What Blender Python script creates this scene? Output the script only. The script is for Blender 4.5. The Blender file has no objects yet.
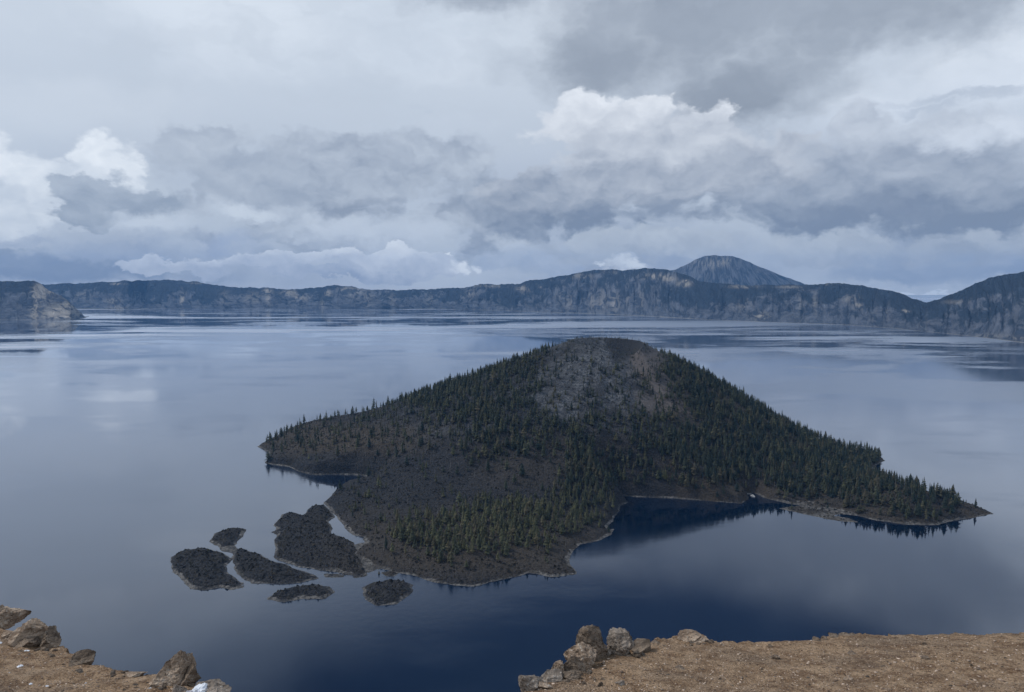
import bpy, bmesh, math, random
import numpy as np
from mathutils import Vector, noise as mnoise
random.seed(7); rng = np.random.default_rng(7)
S = bpy.context.scene; C = S.collection
PITCH = math.atan(64/740.0); FOC = 740.0; CAMZ = 330.0
CP, SP = math.cos(PITCH), math.sin(PITCH)

# ------------------------------------------------------------------ camera
cam = bpy.data.cameras.new('camera'); cam.sensor_width = 36; cam.lens = FOC/1024*36
cam.clip_start = 0.3; cam.clip_end = 60000
co = bpy.data.objects.new('camera', cam); C.objects.link(co)
co.location = (0, 0, CAMZ); co.rotation_euler = (math.pi/2-PITCH, 0, 0); S.camera = co

S.view_settings.view_transform = 'Standard'; S.view_settings.look = 'None'
S.view_settings.exposure = 0.0; S.view_settings.gamma = 1; S.view_settings.use_curve_mapping = False
S.render.engine = 'CYCLES'
cy = S.cycles
cy.use_denoising = True
cy.max_bounces = 6; cy.diffuse_bounces = 2; cy.glossy_bounces = 3; cy.transmission_bounces = 2; cy.volume_bounces = 1
cy.transparent_max_bounces = 6
cy.use_adaptive_sampling = False
cy.sample_clamp_indirect = 4

# ------------------------------------------------------------------ node helper
class NT:
    def __init__(s, tree): s.t = tree; s.t.nodes.clear()
    def n(s, typ, **kw):
        nd = s.t.nodes.new(typ)
        for k, v in kw.items():
            if k.startswith('i_'):
                key = k[2:]; nd.inputs[int(key) if key.isdigit() else key.replace('_', ' ')].default_value = v
            else: setattr(nd, k, v)
        return nd
    def put(s, sock, v):
        if v is None: return
        if isinstance(v, bpy.types.NodeSocket): s.t.links.new(v, sock)
        else: sock.default_value = v
    def m(s, op, a, b=None, c=None, clamp=False):
        nd = s.n('ShaderNodeMath', operation=op, use_clamp=clamp)
        s.put(nd.inputs[0], a); s.put(nd.inputs[1], b); s.put(nd.inputs[2], c)
        return nd.outputs[0]
    def v(s, op, a, b=None, c=None):
        nd = s.n('ShaderNodeVectorMath', operation=op)
        s.put(nd.inputs[0], a); s.put(nd.inputs[1], b); s.put(nd.inputs[2], c)
        return nd.outputs['Value'] if op in ('LENGTH', 'DOT_PRODUCT') else nd.outputs[0]
    def mr(s, x, a, b, c=0.0, d=1.0, smooth=True):
        nd = s.n('ShaderNodeMapRange', interpolation_type='SMOOTHSTEP' if smooth else 'LINEAR')
        for i, q in enumerate((x, a, b, c, d)): s.put(nd.inputs[i], q)
        return nd.outputs[0]
    def mix(s, f, a, b, typ='MIX'):
        nd = s.n('ShaderNodeMix', data_type='RGBA', blend_type=typ)
        s.put(nd.inputs[0], f)
        for sock, q in ((nd.inputs[6], a), (nd.inputs[7], b)):
            s.put(sock, q if isinstance(q, bpy.types.NodeSocket) else (*q[:3], 1))
        return nd.outputs[2]
    def noise(s, vec, scale, detail=4, rough=.5, dist=0, dim='3D', out=0, lac=2.0):
        nd = s.n('ShaderNodeTexNoise', noise_dimensions=dim)
        s.put(nd.inputs['Vector'], vec); nd.inputs['Scale'].default_value = scale
        nd.inputs['Detail'].default_value = detail; nd.inputs['Roughness'].default_value = rough
        nd.inputs['Lacunarity'].default_value = lac; nd.inputs['Distortion'].default_value = dist
        return nd.outputs[out]
    def voro(s, vec, scale, detail=0, rough=.5, dim='3D', feature='F1', out='Distance'):
        nd = s.n('ShaderNodeTexVoronoi', voronoi_dimensions=dim, feature=feature)
        s.put(nd.inputs['Vector'], vec); nd.inputs['Scale'].default_value = scale
        nd.inputs['Detail'].default_value = detail; nd.inputs['Roughness'].default_value = rough
        return nd.outputs[out]

def srgb(r, g, b):
    f = lambda c: (c/255/12.92) if c <= 10 else ((c/255+.055)/1.055)**2.4
    return (f(r), f(g), f(b))

# pixel -> (azimuth, elevation) in units of 1/740 rad
def pix_dir(px, py):
    u = (px-512)/FOC; v = (346-py)/FOC
    d = np.array([u, CP+v*SP, -SP+v*CP]); return d/np.linalg.norm(d)
def azel(px, py):
    d = pix_dir(px, py); return math.atan2(d[0], d[1])*FOC, math.asin(d[2])*FOC

# ------------------------------------------------------------------ world: overcast sky with cumulus
W = bpy.data.worlds.new('World'); S.world = W; W.use_nodes = True
g = NT(W.node_tree)
SUN_EL, SUN_AZ = math.radians(48), math.radians(-70)     # azimuth measured from +Y towards +X
def build_sky():
    tc = g.n('ShaderNodeTexCoord').outputs['Generated']
    sep = g.n('ShaderNodeSeparateXYZ'); g.put(sep.inputs[0], tc)
    az = g.m('MULTIPLY', g.m('ARCTAN2', sep.outputs[0], sep.outputs[1]), FOC)
    el = g.m('MULTIPLY', g.m('ARCSINE', sep.outputs[2]), FOC)
    cmb = g.n('ShaderNodeCombineXYZ'); g.put(cmb.inputs[0], az); g.put(cmb.inputs[1], el)
    P0 = cmb.outputs[0]
    # cloud-like warp: large swirl plus fine puffs
    st = g.v('MULTIPLY', P0, (1.0, 1.55, 1))
    w1 = g.v('SUBTRACT', g.noise(st, 1/70, 7, .56, dim='2D', out=1), (.5, .5, .5))
    w2 = g.v('SUBTRACT', g.noise(st, 1/22, 6, .62, dim='2D', out=1), (.5, .5, .5))
    P = g.v('MULTIPLY_ADD', w1, (56, 38, 0), P0)
    P = g.v('MULTIPLY_ADD', w2, (20, 16, 0), P)
    sw = g.n('ShaderNodeSeparateXYZ'); g.put(sw.inputs[0], P); Vw = sw.outputs[1]
    Pm = g.v('MULTIPLY_ADD', w2, (13, 10, 0), g.v('MULTIPLY_ADD', w1, (36, 24, 0), P0))
    def puff(scale, off, k=1.5):
        q = g.v('MULTIPLY_ADD', Pm, (1, k, 0), off)
        return g.m('SUBTRACT', 1.0, g.voro(q, 1/scale, 3.0, .55, dim='2D'))
    pa = puff(58, (13, 7, 0)); pb = puff(58, (13, 7-16, 0))
    relief = g.m('SUBTRACT', pa, pb)                                  # lit from above
    na = g.noise(g.v('MULTIPLY_ADD', P, (1, 1.9, 0), (5, 3, 0)), 1/120, 5, .54, dim='2D')
    nb = g.noise(g.v('MULTIPLY_ADD', P, (1, 1.9, 0), (5, -17, 0)), 1/120, 5, .54, dim='2D')
    rel2 = g.m('SUBTRACT', na, nb)
    soft = g.noise(g.v('MULTIPLY_ADD', P0, (1, 2.4, 0), (55, 31, 0)), 1/260, 5, .5, dim='2D')
    def V(py, px=512): return azel(px, py)[1]
    def field(ells, src=P):
        acc = None
        for (px, py, rx, ry) in ells:
            a, e = azel(px, py)
            d = g.v('LENGTH', g.v('MULTIPLY_ADD', src, (1/rx, 1/ry, 0), (-a/rx, -e/ry, 0)))
            acc = d if acc is None else g.n_smin(acc, d)
        return g.m('SUBTRACT', 1.0, acc)
    def smin(a, b):
        nd = g.n('ShaderNodeMath', operation='SMOOTH_MIN'); g.put(nd.inputs[0], a); g.put(nd.inputs[1], b); nd.inputs[2].default_value = .25
        return nd.outputs[0]
    g.n_smin = smin
    sp0 = g.n('ShaderNodeSeparateXYZ'); g.put(sp0.inputs[0], P0); V0 = sp0.outputs[1]
    # base veil
    col = g.mix(g.mr(V0, 0, 250), srgb(150, 163, 185), srgb(216, 225, 236))
    col = g.mix(g.m('MULTIPLY', g.mr(soft, .38, .66), .5), col, srgb(196, 207, 221))
    col = g.mix(g.m('MULTIPLY', g.mr(g.noise(g.v('MULTIPLY_ADD', P, (1, 1.7, 0), (700, 11, 0)), 1/190, 6, .55, dim='2D'), .40, .62), .42), col, srgb(184, 195, 209))
    col = g.mix(g.m('MULTIPLY', g.mr(g.noise(g.v('MULTIPLY_ADD', P, (.8, 2.2, 0), (91, 401, 0)), 1/75, 6, .58, dim='2D'), .46, .66), .30), col, srgb(190, 200, 213))
    def layer(col, ells, bright, dark, ytop, ybot, soft_w=.12, rough=.35, rk=1.1, r2=1.2, alpha=1.0, src=P, gam=1.0):
        F = field(ells, src)
        F = g.m('MULTIPLY_ADD', g.m('SUBTRACT', pa, .55), rough, F)
        F = g.m('MULTIPLY_ADD', g.m('SUBTRACT', na, .5), rough*.8, F)
        mask = g.mr(F, -.02, soft_w)
        if alpha < 1: mask = g.m('MULTIPLY', mask, alpha)
        t, b = V(ytop), V(ybot)
        sh = g.m('DIVIDE', g.m('SUBTRACT', Vw, b), t-b)
        sh = g.m('MULTIPLY_ADD', relief, rk*.75, sh); sh = g.m('MULTIPLY_ADD', rel2, r2*.8, sh)
        sh = g.m('MULTIPLY_ADD', g.m('SUBTRACT', .25, F, clamp=True), .5, sh)
        return g.mix(mask, col, g.mix(g.mr(sh, -.15, 1.15, 0, 1, False), dark, bright))
    L = layer
    # dark sheet top right, soft lower edge
    col = L(col, [(700, 10, 230, 100), (860, 0, 200, 80), (600, 60, 110, 60), (740, 95, 130, 60), (980, -40, 130, 60), (480, -16, 150, 34)],
            srgb(166, 176, 190), srgb(136, 146, 161), -40, 130, .7, .25, .25, .9, .97)
    # bright opening right
    col = L(col, [(985, 88, 130, 46), (880, 114, 100, 30), (1040, 50, 60, 40)], srgb(232, 239, 248), srgb(206, 216, 230), 60, 140, .8, .2, .2, .6, .92)
    # grey streaks near the right edge
    col = L(col, [(940, 102, 90, 8), (985, 95, 50, 6), (925, 112, 45, 6)], srgb(194, 204, 218), srgb(180, 191, 207), 90, 118, .7, .3, .2, .5, .75)
    # left upper grey veil
    col = L(col, [(60, 110, 190, 45), (-60, 140, 120, 50)], srgb(212, 220, 231), srgb(196, 206, 219), 80, 160, .8, .2, .2, .9, .6)
    # mid grey deck left-centre
    col = L(col, [(300, 200, 220, 78), (215, 150, 60, 40), (430, 165, 120, 48), (500, 215, 110, 60), (330, 150, 90, 30)],
            srgb(186, 196, 210), srgb(138, 150, 170), 108, 240, .34, .6, 1.0, 2.2, .97)
    # wisps above it
    col = L(col, [(420, 104, 26, 7), (432, 112, 12, 6)], srgb(196, 206, 219), srgb(186, 197, 212), 90, 112, .5, .7, .2, .5, .6)
    col = L(col, [(270, 66, 20, 3), (290, 70, 15, 2.5)], srgb(200, 210, 222), srgb(194, 204, 218), 60, 75, .9, .7, .2, .5, .5)
    # white cumulus at far left
    col = L(col, [(8, 178, 66, 46), (60, 200, 54, 34), (105, 170, 50, 34), (0, 220, 80, 30)], srgb(236, 242, 249), srgb(190, 201, 216), 150, 240, .28, .45, .9, 1.2, .92)
    col = L(col, [(100, 196, 48, 30), (138, 205, 46, 22), (80, 218, 34, 16)], srgb(182, 193, 208), srgb(136, 150, 171), 165, 228, .25, .5, .8, 1.2, .92)
    col = L(col, [(225, 170, 74, 50), (195, 140, 40, 28), (260, 190, 70, 44)], srgb(184, 194, 208), srgb(150, 162, 181), 120, 230, .35, .5, .9, 1.4, .9)
    # bright band under the left deck
    col = L(col, [(370, 232, 160, 24), (240, 212, 70, 16), (150, 222, 60, 18)], srgb(206, 216, 229), srgb(186, 198, 216), 215, 250, .7, .35, .4, .8, .8)
    # the broad cumulus right of centre
    col = L(col, [(640, 168, 138, 72), (585, 124, 62, 38), (650, 118, 62, 32), (705, 130, 48, 26), (770, 170, 100, 48), (560, 200, 110, 48)],
            srgb(238, 243, 250), srgb(120, 134, 157), 80, 206, .22, .45, .40, .55)
    col = L(col, [(860, 165, 60, 54), (850, 124, 34, 24), (930, 170, 120, 60), (840, 205, 130, 38), (970, 215, 110, 48)],
            srgb(218, 226, 237), srgb(122, 136, 159), 98, 208, .36, .42, .40, .6)
    col = L(col, [(960, 140, 54, 17), (1005, 130, 30, 16)], srgb(234, 241, 250), srgb(214, 223, 236), 120, 155, .9, .3, .2, .5, .8)
    # dark base shadow
    col = L(col, [(640, 214, 150, 20), (850, 215, 140, 20)], srgb(136, 149, 170), srgb(116, 130, 154), 195, 232, .8, .4, .5, 1.0, .85)
    # low decks near the horizon
    col = L(col, [(640, 245, 190, 20), (850, 250, 170, 22), (560, 262, 110, 18), (1000, 245, 80, 28)], srgb(190, 200, 213), srgb(144, 156, 176), 222, 275, .4, .6, .7, 1.3, .85)
    col = L(col, [(60, 270, 200, 22), (0, 258, 90, 14)], srgb(146, 160, 182), srgb(108, 127, 157), 236, 288, .6, .4, .4, .9, .95)
    col = L(col, [(230, 240, 60, 20)], srgb(160, 175, 201), srgb(148, 164, 193), 225, 262, .9, .2, .3, .6, .85)
    col = L(col, [(120, 250, 90, 14), (165, 245, 50, 18), (40, 242, 70, 10)], srgb(188, 199, 214), srgb(136, 152, 180), 226, 268, .4, .5, .6, 1.2, .85)
    col = L(col, [(200, 264, 38, 12), (245, 260, 34, 12), (288, 260, 38, 13), (332, 258, 36, 13), (385, 257, 46, 14), (432, 265, 38, 11), (340, 274, 120, 9), (150, 268, 40, 9)],
            srgb(222, 230, 241), srgb(140, 155, 181), 240, 281, .16, .5, .55, .6, .97)
    col = L(col, [(500, 262, 30, 16), (530, 258, 40, 20), (560, 270, 40, 12)], srgb(188, 199, 215), srgb(142, 158, 184), 240, 280, .4, .5, .6, 1.1, .85)
    # bright breaks
    col = L(col, [(462, 266, 15, 7), (481, 269, 10, 8), (454, 257, 6, 3)], srgb(236, 242, 249), srgb(206, 216, 229), 255, 275, .7, .9, .3, .5, .9)
    col = L(col, [(626, 264, 36, 9), (598, 263, 9, 5)], srgb(224, 232, 242), srgb(206, 216, 229), 252, 275, .8, .5, .3, .5, .85)
    col = L(col, [(625, 258, 14, 3)], srgb(180, 192, 210), srgb(170, 183, 203), 252, 262, .8, .5, .3, .5, .8)
    col = L(col, [(900, 272, 110, 18), (1010, 272, 70, 14)], srgb(152, 167, 190), srgb(122, 138, 166), 255, 292, .7, .4, .5, .9, .85)
    col = L(col, [(930, 297, 44, 6)], srgb(196, 208, 225), srgb(190, 202, 220), 290, 303, .4, .1, .1, .2, .95)
    # unseen dark patch added above the view to darken lake reflections, thinner veil beyond
    col = g.mix(g.m('MULTIPLY', g.mr(V0, 470, 800), .7), col, srgb(160, 172, 190))
    col = g.mix(g.mr(V0, 262, 360), col, g.mix(1.0, col, (.80, .84, .88), 'MULTIPLY'))  # unseen overhead sky dimmed so the near water reflects less
    d = g.v('LENGTH', g.v('MULTIPLY_ADD', P0, (1/480, 1/118, 0), (-185/500, -392/118, 0)))
    d = g.m('MULTIPLY_ADD', g.m('SUBTRACT', na, .5), .35, d)
    col = g.mix(g.mr(d, 1.25, .66, 0, .97), col, g.mix(na, srgb(44, 60, 88), srgb(74, 92, 122)))
    # the physical sky adds a little blue overhead
    sky = g.n('ShaderNodeTexSky', sky_type='NISHITA', sun_disc=False, sun_elevation=SUN_EL, sun_rotation=SUN_AZ)
    col = g.mix(1.0, col, g.mix(1.0, sky.outputs[0], (.006, .006, .006), 'MULTIPLY'), 'ADD')
    bg = g.n('ShaderNodeBackground'); g.put(bg.inputs[0], col); bg.inputs[1].default_value = 1.0
    out = g.n('ShaderNodeOutputWorld'); g.t.links.new(bg.outputs[0], out.inputs[0])
build_sky()
W.cycles.sampling_method = 'MANUAL'; W.cycles.sample_map_resolution = 512

sun = bpy.data.lights.new('sun', 'SUN'); sun.energy = 1.9; sun.angle = math.radians(12); sun.color = (1, .95, .88)
so = bpy.data.objects.new('sun', sun); C.objects.link(so)
sd = Vector((math.sin(SUN_AZ)*math.cos(SUN_EL), math.cos(SUN_AZ)*math.cos(SUN_EL), math.sin(SUN_EL)))
so.rotation_euler = sd.to_track_quat('Z', 'Y').to_euler(); so.location = (-200, 0, 900)

# ------------------------------------------------------------------ generic helpers
def unproj(px, py, z=0.0):
    """point where the sight line of a place in the photo meets the level z"""
    u = (px-512)/FOC; v = (346-py)/FOC
    dy, dz = CP+v*SP, -SP+v*CP
    t = (z-CAMZ)/dz
    return u*t, dy*t
def proj(x, y, z):
    x, y, z = np.asarray(x, float), np.asarray(y, float), np.asarray(z, float)-CAMZ
    f = y*CP - z*SP; up = y*SP + z*CP
    return 512+FOC*x/f, 346-FOC*up/f
def at_depth(px, py, Y):
    """world x,z of the sight line at forward distance Y"""
    u = (px-512)/FOC; v = (346-py)/FOC
    dy, dz = CP+v*SP, -SP+v*CP
    t = Y/dy
    return u*t, CAMZ+dz*t

_T = rng.random((256, 256))
def vnoise(x, y, seed=0):
    x = np.asarray(x)+seed*17.31; y = np.asarray(y)+seed*9.77
    xi = np.floor(x).astype(int); yi = np.floor(y).astype(int); fx = x-xi; fy = y-yi
    fx = fx*fx*fx*(fx*(fx*6-15)+10); fy = fy*fy*fy*(fy*(fy*6-15)+10)
    a = _T[xi % 256, yi % 256]; b = _T[(xi+1) % 256, yi % 256]; c = _T[xi % 256, (yi+1) % 256]; d = _T[(xi+1) % 256, (yi+1) % 256]
    return (a*(1-fx)+b*fx)*(1-fy)+(c*(1-fx)+d*fx)*fy
def fbm(x, y, octs=5, gain=.5, seed=0, ridged=False):
    s = 0; amp = 1; tot = 0
    for o in range(octs):
        n = vnoise(x*2.03**o+o*5.2, y*2.03**o+o*1.3, seed+o)
        if ridged: n = 1-np.abs(2*n-1)
        s = s+n*amp; tot += amp; amp *= gain
    return s/tot - .5
def sstep(a, b, x):
    t = np.clip((x-a)/(b-a), 0, 1); return t*t*(3-2*t)

def mesh_np(name, verts, faces, mats, attrs=None, smooth=True, matidx=None):
    """faces: (n,3) or (n,4) array"""
    me = bpy.data.meshes.new(name); verts = np.asarray(verts, np.float32); faces = np.asarray(faces, np.int32)
    k = faces.shape[1]
    me.vertices.add(len(verts)); me.vertices.foreach_set('co', verts.ravel())
    me.loops.add(faces.size); me.loops.foreach_set('vertex_index', faces.ravel())
    me.polygons.add(len(faces)); me.polygons.foreach_set('loop_start', np.arange(0, faces.size, k, dtype=np.int32))
    if smooth: me.polygons.foreach_set('use_smooth', np.ones(len(faces), bool))
    for mt in (mats if isinstance(mats, (list, tuple)) else [mats]): me.materials.append(mt)
    if matidx is not None: me.polygons.foreach_set('material_index', np.asarray(matidx, np.int32))
    me.update(calc_edges=True)
    for kx, val in (attrs or {}).items():
        at = me.attributes.new(kx, 'FLOAT', 'POINT'); at.data.foreach_set('value', np.asarray(val, np.float32).ravel())
    return me
def link(name, me, parent=None, loc=None, rot=None, scale=None, **props):
    o = bpy.data.objects.new(name, me); C.objects.link(o)
    if parent: o.parent = parent
    if loc is not None: o.location = loc
    if rot is not None: o.rotation_euler = rot
    if scale is not None: o.scale = scale
    for k, v in props.items(): o[k] = v
    return o
def grid_faces(nu, nv):
    i = np.arange(nu-1)[:, None]*nv+np.arange(nv-1)[None, :]
    return np.stack([i, i+nv, i+nv+1, i+1], -1).reshape(-1, 4)

def new_mat(name):
    m = bpy.data.materials.new(name); m.use_nodes = True; t = NT(m.node_tree)
    b = t.n('ShaderNodeBsdfPrincipled'); o = t.n('ShaderNodeOutputMaterial'); t.t.links.new(b.outputs[0], o.inputs[0])
    b.inputs['Specular IOR Level'].default_value = .2; b.inputs['Roughness'].default_value = .9
    return m, t, b
def attr(t, name): return t.n('ShaderNodeAttribute', attribute_name=name).outputs['Fac']
def bump(t, b, h, strength, dist):
    bm = t.n('ShaderNodeBump'); t.put(bm.inputs['Height'], h); bm.inputs['Strength'].default_value = strength; bm.inputs['Distance'].default_value = dist
    t.t.links.new(bm.outputs[0], b.inputs['Normal'])

# ------------------------------------------------------------------ materials
def mat_island():
    m, t, b = new_mat('volcanic_ground')
    p = t.n('ShaderNodeNewGeometry').outputs['Position']
    n1 = t.noise(p, .05, 8, .62); n2 = t.noise(p, .45, 5, .65); n3 = t.voro(p, .3, 2, .6)
    lava = t.mix(t.mr(n2, .35, .7), (.010, .012, .017), (.056, .057, .062))
    lava = t.mix(t.mr(n1, .52, .68), lava, (.030, .030, .029))
    scree = t.mix(t.mr(t.m('MULTIPLY_ADD', t.m('SUBTRACT', t.noise(p, .16, 4, .7), .5), 1.2, n2), .34, .66), (.040, .047, .058), (.165, .172, .186))
    scree = t.mix(t.mr(n1, .45, .65), scree, (.090, .092, .098))
    col = t.mix(attr(t, 'scree'), lava, scree)
    soil = t.mix(n2, (.034, .029, .024), (.125, .100, .072))
    col = t.mix(attr(t, 'soil'), col, soil)
    col = t.mix(attr(t, 'cinder'), col, t.mix(n2, (.11, .094, .088), (.21, .18, .164)))
    rim = t.mix(t.mr(t.noise(p, .25, 5, .7), .35, .65), (.05, .05, .05), (.22, .21, .20))
    z = t.n('ShaderNodeSeparateXYZ'); t.put(z.inputs[0], p)
    zz = t.m('MULTIPLY_ADD', t.m('SUBTRACT', t.noise(p, .06, 4, .6), .5), 3.4, z.outputs[2])
    patch = t.m('MULTIPLY', t.mr(t.noise(p, .018, 3, .6), .38, .56), 1.6)
    brk = t.mr(t.noise(p, .035, 5, .7), .40, .56, .22, 1)
    col = t.mix(t.m('MULTIPLY', brk, t.mr(zz, t.m('ADD', patch, .7), t.m('ADD', patch, .1))), col, rim)
    t.put(b.inputs['Base Color'], col)
    bump(t, b, t.m('ADD', t.m('MULTIPLY', n2, 1.0), t.m('MULTIPLY', n3, .8)), 1.0, 2.2)
    return m
def mat_hill():
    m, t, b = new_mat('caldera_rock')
    p = t.n('ShaderNodeNewGeometry').outputs['Position']
    sp = t.v('MULTIPLY', p, (1, 1, .45))
    n1 = t.noise(sp, 1/420, 8, .62); n2 = t.noise(sp, 1/70, 7, .65, dist=.4); n3 = t.noise(p, 1/22, 4, .6)
    uv = t.n('ShaderNodeCombineXYZ'); t.put(uv.inputs[0], attr(t, 'u')); t.put(uv.inputs[1], t.m('MULTIPLY', attr(t, 'v'), 1.6))
    n4 = t.noise(uv.outputs[0], 2.6, 8, .68, dist=.5, dim='2D'); n5 = t.noise(t.v('MULTIPLY', uv.outputs[0], (1, .5, 1)), 7, 5, .6, dim='2D')
    rib = t.m('MULTIPLY_ADD', t.m('SUBTRACT', n5, .5), .45, n4)
    rock = t.mix(t.mr(rib, .35, .66), (.062, .082, .118), (.20, .22, .265))  # blue of distance haze painted into the rock colours
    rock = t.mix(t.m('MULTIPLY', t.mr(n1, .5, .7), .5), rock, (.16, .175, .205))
    forest = t.mix(n3, (.036, .056, .086), (.060, .084, .118))  # forest colour carries painted haze blue as well
    h = attr(t, 'h')
    f = t.m('ADD', t.m('MULTIPLY', t.m('SUBTRACT', n1, .5), 2.6), t.m('MULTIPLY_ADD', h, 1.15, attr(t, 'veg')))
    f = t.m('ADD', f, t.m('MULTIPLY', t.m('SUBTRACT', rib, .5), -1.3))
    col = t.mix(t.mr(f, .35, .72), rock, forest)
    ridge = attr(t, 'ridge')
    tal = t.m('MULTIPLY', ridge, t.mr(rib, .35, .6))
    col = t.mix(tal, col, t.mix(n3, (.18, .19, .215), (.28, .285, .30)))
    pale = attr(t, 'pale')
    col = t.mix(t.m('MULTIPLY', pale, t.mr(rib, .40, .56, .12, 1.25), clamp=True), col, t.mix(n2, (.36, .335, .30), (.72, .66, .58)))
    col = t.mix(t.mr(h, .022, .008), col, (.36, .35, .34))
    t.put(b.inputs['Base Color'], col)
    bump(t, b, t.m('ADD', t.m('MULTIPLY', rib, 2.0), t.m('MULTIPLY', n3, .5)), 1.0, 60)
    return m
def mat_water():
    m, t, b = new_mat('lake_water')
    p = t.n('ShaderNodeNewGeometry').outputs['Position']
    b.inputs['Specular IOR Level'].default_value = .5; b.inputs['Specular IOR Level'].default_value = 0
    # wind-rippled patches against glassy slicks
    big = t.noise(t.v('MULTIPLY', p, (1, 1.25, 1)), 1/900, 5, .55, dist=1.2)
    fine = t.noise(t.v('MULTIPLY', p, (.35, 1.3, 1)), 1/260, 6, .6, dist=.6)
    pat = t.mr(t.m('MULTIPLY_ADD', t.m('SUBTRACT', fine, .5), .7, big), .44, .60)
    # long wind lanes towards the far shore
    yy = t.n('ShaderNodeSeparateXYZ'); t.put(yy.inputs[0], p)
    lane = t.mr(t.noise(t.v('MULTIPLY', p, (.28, 1.5, 1)), 1/1100, 5, .6, dist=.5), .50, .60)
    lane = t.m('MULTIPLY', lane, t.mr(yy.outputs[1], 2200, 3800))
    pat = t.m('MAXIMUM', pat, lane)
    ro = t.m('MULTIPLY_ADD', lane, .12, t.mr(pat, 0, 1, .03, .16, False))
    ro = t.m('ADD', ro, t.mr(yy.outputs[0], -400, 1500, 0, .06))
    gl = t.n('ShaderNodeBsdfGlossy'); t.put(gl.inputs['Roughness'], ro); gl.inputs['Color'].default_value = (.90, .935, 1, 1)
    lw = t.n('ShaderNodeLayerWeight'); lw.inputs['Blend'].default_value = .5
    fr = t.m('MULTIPLY_ADD', t.m('POWER', lw.outputs['Facing'], 3.3), 1.06, .01, clamp=True)
    ms = t.n('ShaderNodeMixShader'); t.put(ms.inputs[0], fr); t.t.links.new(b.outputs[0], ms.inputs[1]); t.t.links.new(gl.outputs[0], ms.inputs[2])
    mo = [n for n in t.t.nodes if n.type == 'OUTPUT_MATERIAL'][0]; t.t.links.new(ms.outputs[0], mo.inputs[0])
    t.put(b.inputs['Base Color'], t.mix(pat, (.0004, .007, .024), (.0006, .009, .028)))
    rip = t.m('ADD', t.noise(t.v('MULTIPLY', p, (1, .6, 1)), 1/1.7, 3, .55), t.m('MULTIPLY', t.noise(p, 1/9, 3, .5), 2.2))
    bm = t.n('ShaderNodeBump'); t.put(bm.inputs['Height'], rip); t.put(bm.inputs['Strength'], t.mr(pat, 0, 1, .04, .34, False)); bm.inputs['Distance'].default_value = .12
    t.t.links.new(bm.outputs[0], gl.inputs['Normal'])
    return m
def mat_soil():
    m, t, b = new_mat('pumice_soil')
    p = t.n('ShaderNodeNewGeometry').outputs['Position']
    n0 = t.noise(p, .9, 5, .6); n1 = t.noise(t.v('MULTIPLY', p, (1, .8, 1)), 5, 8, .7); v1 = t.voro(p, 42, 2, .7); n2 = t.noise(p, 34, 4, .75)
    col = t.mix(t.mr(n1, .36, .64), (.34, .205, .115), (.76, .525, .335))
    col = t.mix(t.m('MULTIPLY', t.mr(n0, .45, .65), .45), col, (.27, .215, .17))
    col = t.mix(t.m('MULTIPLY', t.mr(v1, .28, .08), .6), col, (.62, .52, .42))
    col = t.mix(t.m('MULTIPLY', t.mr(n2, .52, .62), .75), col, (.085, .055, .040))
    col = t.mix(t.m('MULTIPLY', t.mr(n2, .44, .36), .6), col, (.72, .56, .42))
    t.put(b.inputs['Base Color'], col)
    bump(t, b, t.m('ADD', t.m('MULTIPLY', n1, 1.5), t.m('ADD', t.m('MULTIPLY', v1, -.5), t.m('MULTIPLY', n2, .5))), 1.0, .09)
    return m
def mat_rock(name, lo, hi, fleck, scale=3.0):
    m, t, b = new_mat(name)
    p = t.n('ShaderNodeTexCoord').outputs['Object']
    n1 = t.noise(p, scale, 8, .66); n2 = t.noise(p, scale*9, 4, .6); v = t.noise(t.v('MULTIPLY', p, (1, 1, 2.6)), scale*2.2, 6, .65, dist=.8)
    col = t.mix(t.mr(n1, .32, .66), lo, hi)
    col = t.mix(t.m('MULTIPLY', t.mr(n2, .56, .68), .75), col, fleck)
    col = t.mix(t.m('MULTIPLY', t.mr(t.noise(t.v('MULTIPLY', p, (1, 1, 2.2)), scale*2.6, 6, .7, dist=1.0), .54, .62), .75), col, tuple(c*.45 for c in lo))
    t.put(b.inputs['Base Color'], col)
    bump(t, b, t.m('ADD', t.m('ADD', n1, t.m('MULTIPLY', n2, .3)), t.m('MULTIPLY', v, .8)), 1.0, .10)
    return m
def mat_plain(name, c, rough=.8, var=.25, scale=6):
    m, t, b = new_mat(name)
    p = t.n('ShaderNodeTexCoord').outputs['Object']; n = t.noise(p, scale, 5, .6)
    t.put(b.inputs['Base Color'], t.mix(n, tuple(x*(1-var) for x in c), tuple(min(1, x*(1+var)) for x in c))); b.inputs['Roughness'].default_value = rough
    return m
def mat_needles():
    m, t, b = new_mat('conifer_needles')
    tint = attr(t, 'tint'); p = t.n('ShaderNodeNewGeometry').outputs['Position']
    c = t.mix(tint, (.010, .021, .022), (.135, .134, .066))
    c = t.mix(t.m('MULTIPLY', t.mr(attr(t, 'tint2'), .55, 1), .6), c, (.125, .098, .060))
    t.put(b.inputs['Base Color'], t.mix(t.mr(t.noise(p, .8, 3, .6), .3, .7, 0, .5), c, (.028, .038, .024)))
    return m
def mat_snag():
    m, t, b = new_mat('weathered_wood')
    t.put(b.inputs['Base Color'], t.mix(attr(t, 'tint'), (.09, .082, .076), (.30, .28, .26)))
    return m
def mat_shrub():
    m, t, b = new_mat('low_shrub')
    c = t.mix(attr(t, 'tint'), (.012, .014, .016), (.074, .067, .056))
    t.put(b.inputs['Base Color'], c)
    return m
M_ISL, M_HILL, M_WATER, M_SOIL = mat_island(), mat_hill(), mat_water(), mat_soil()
M_NEED, M_SNAG, M_SHRUB = mat_needles(), mat_snag(), mat_shrub()
M_BARK = mat_plain('bark', (.06, .045, .035))
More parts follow.
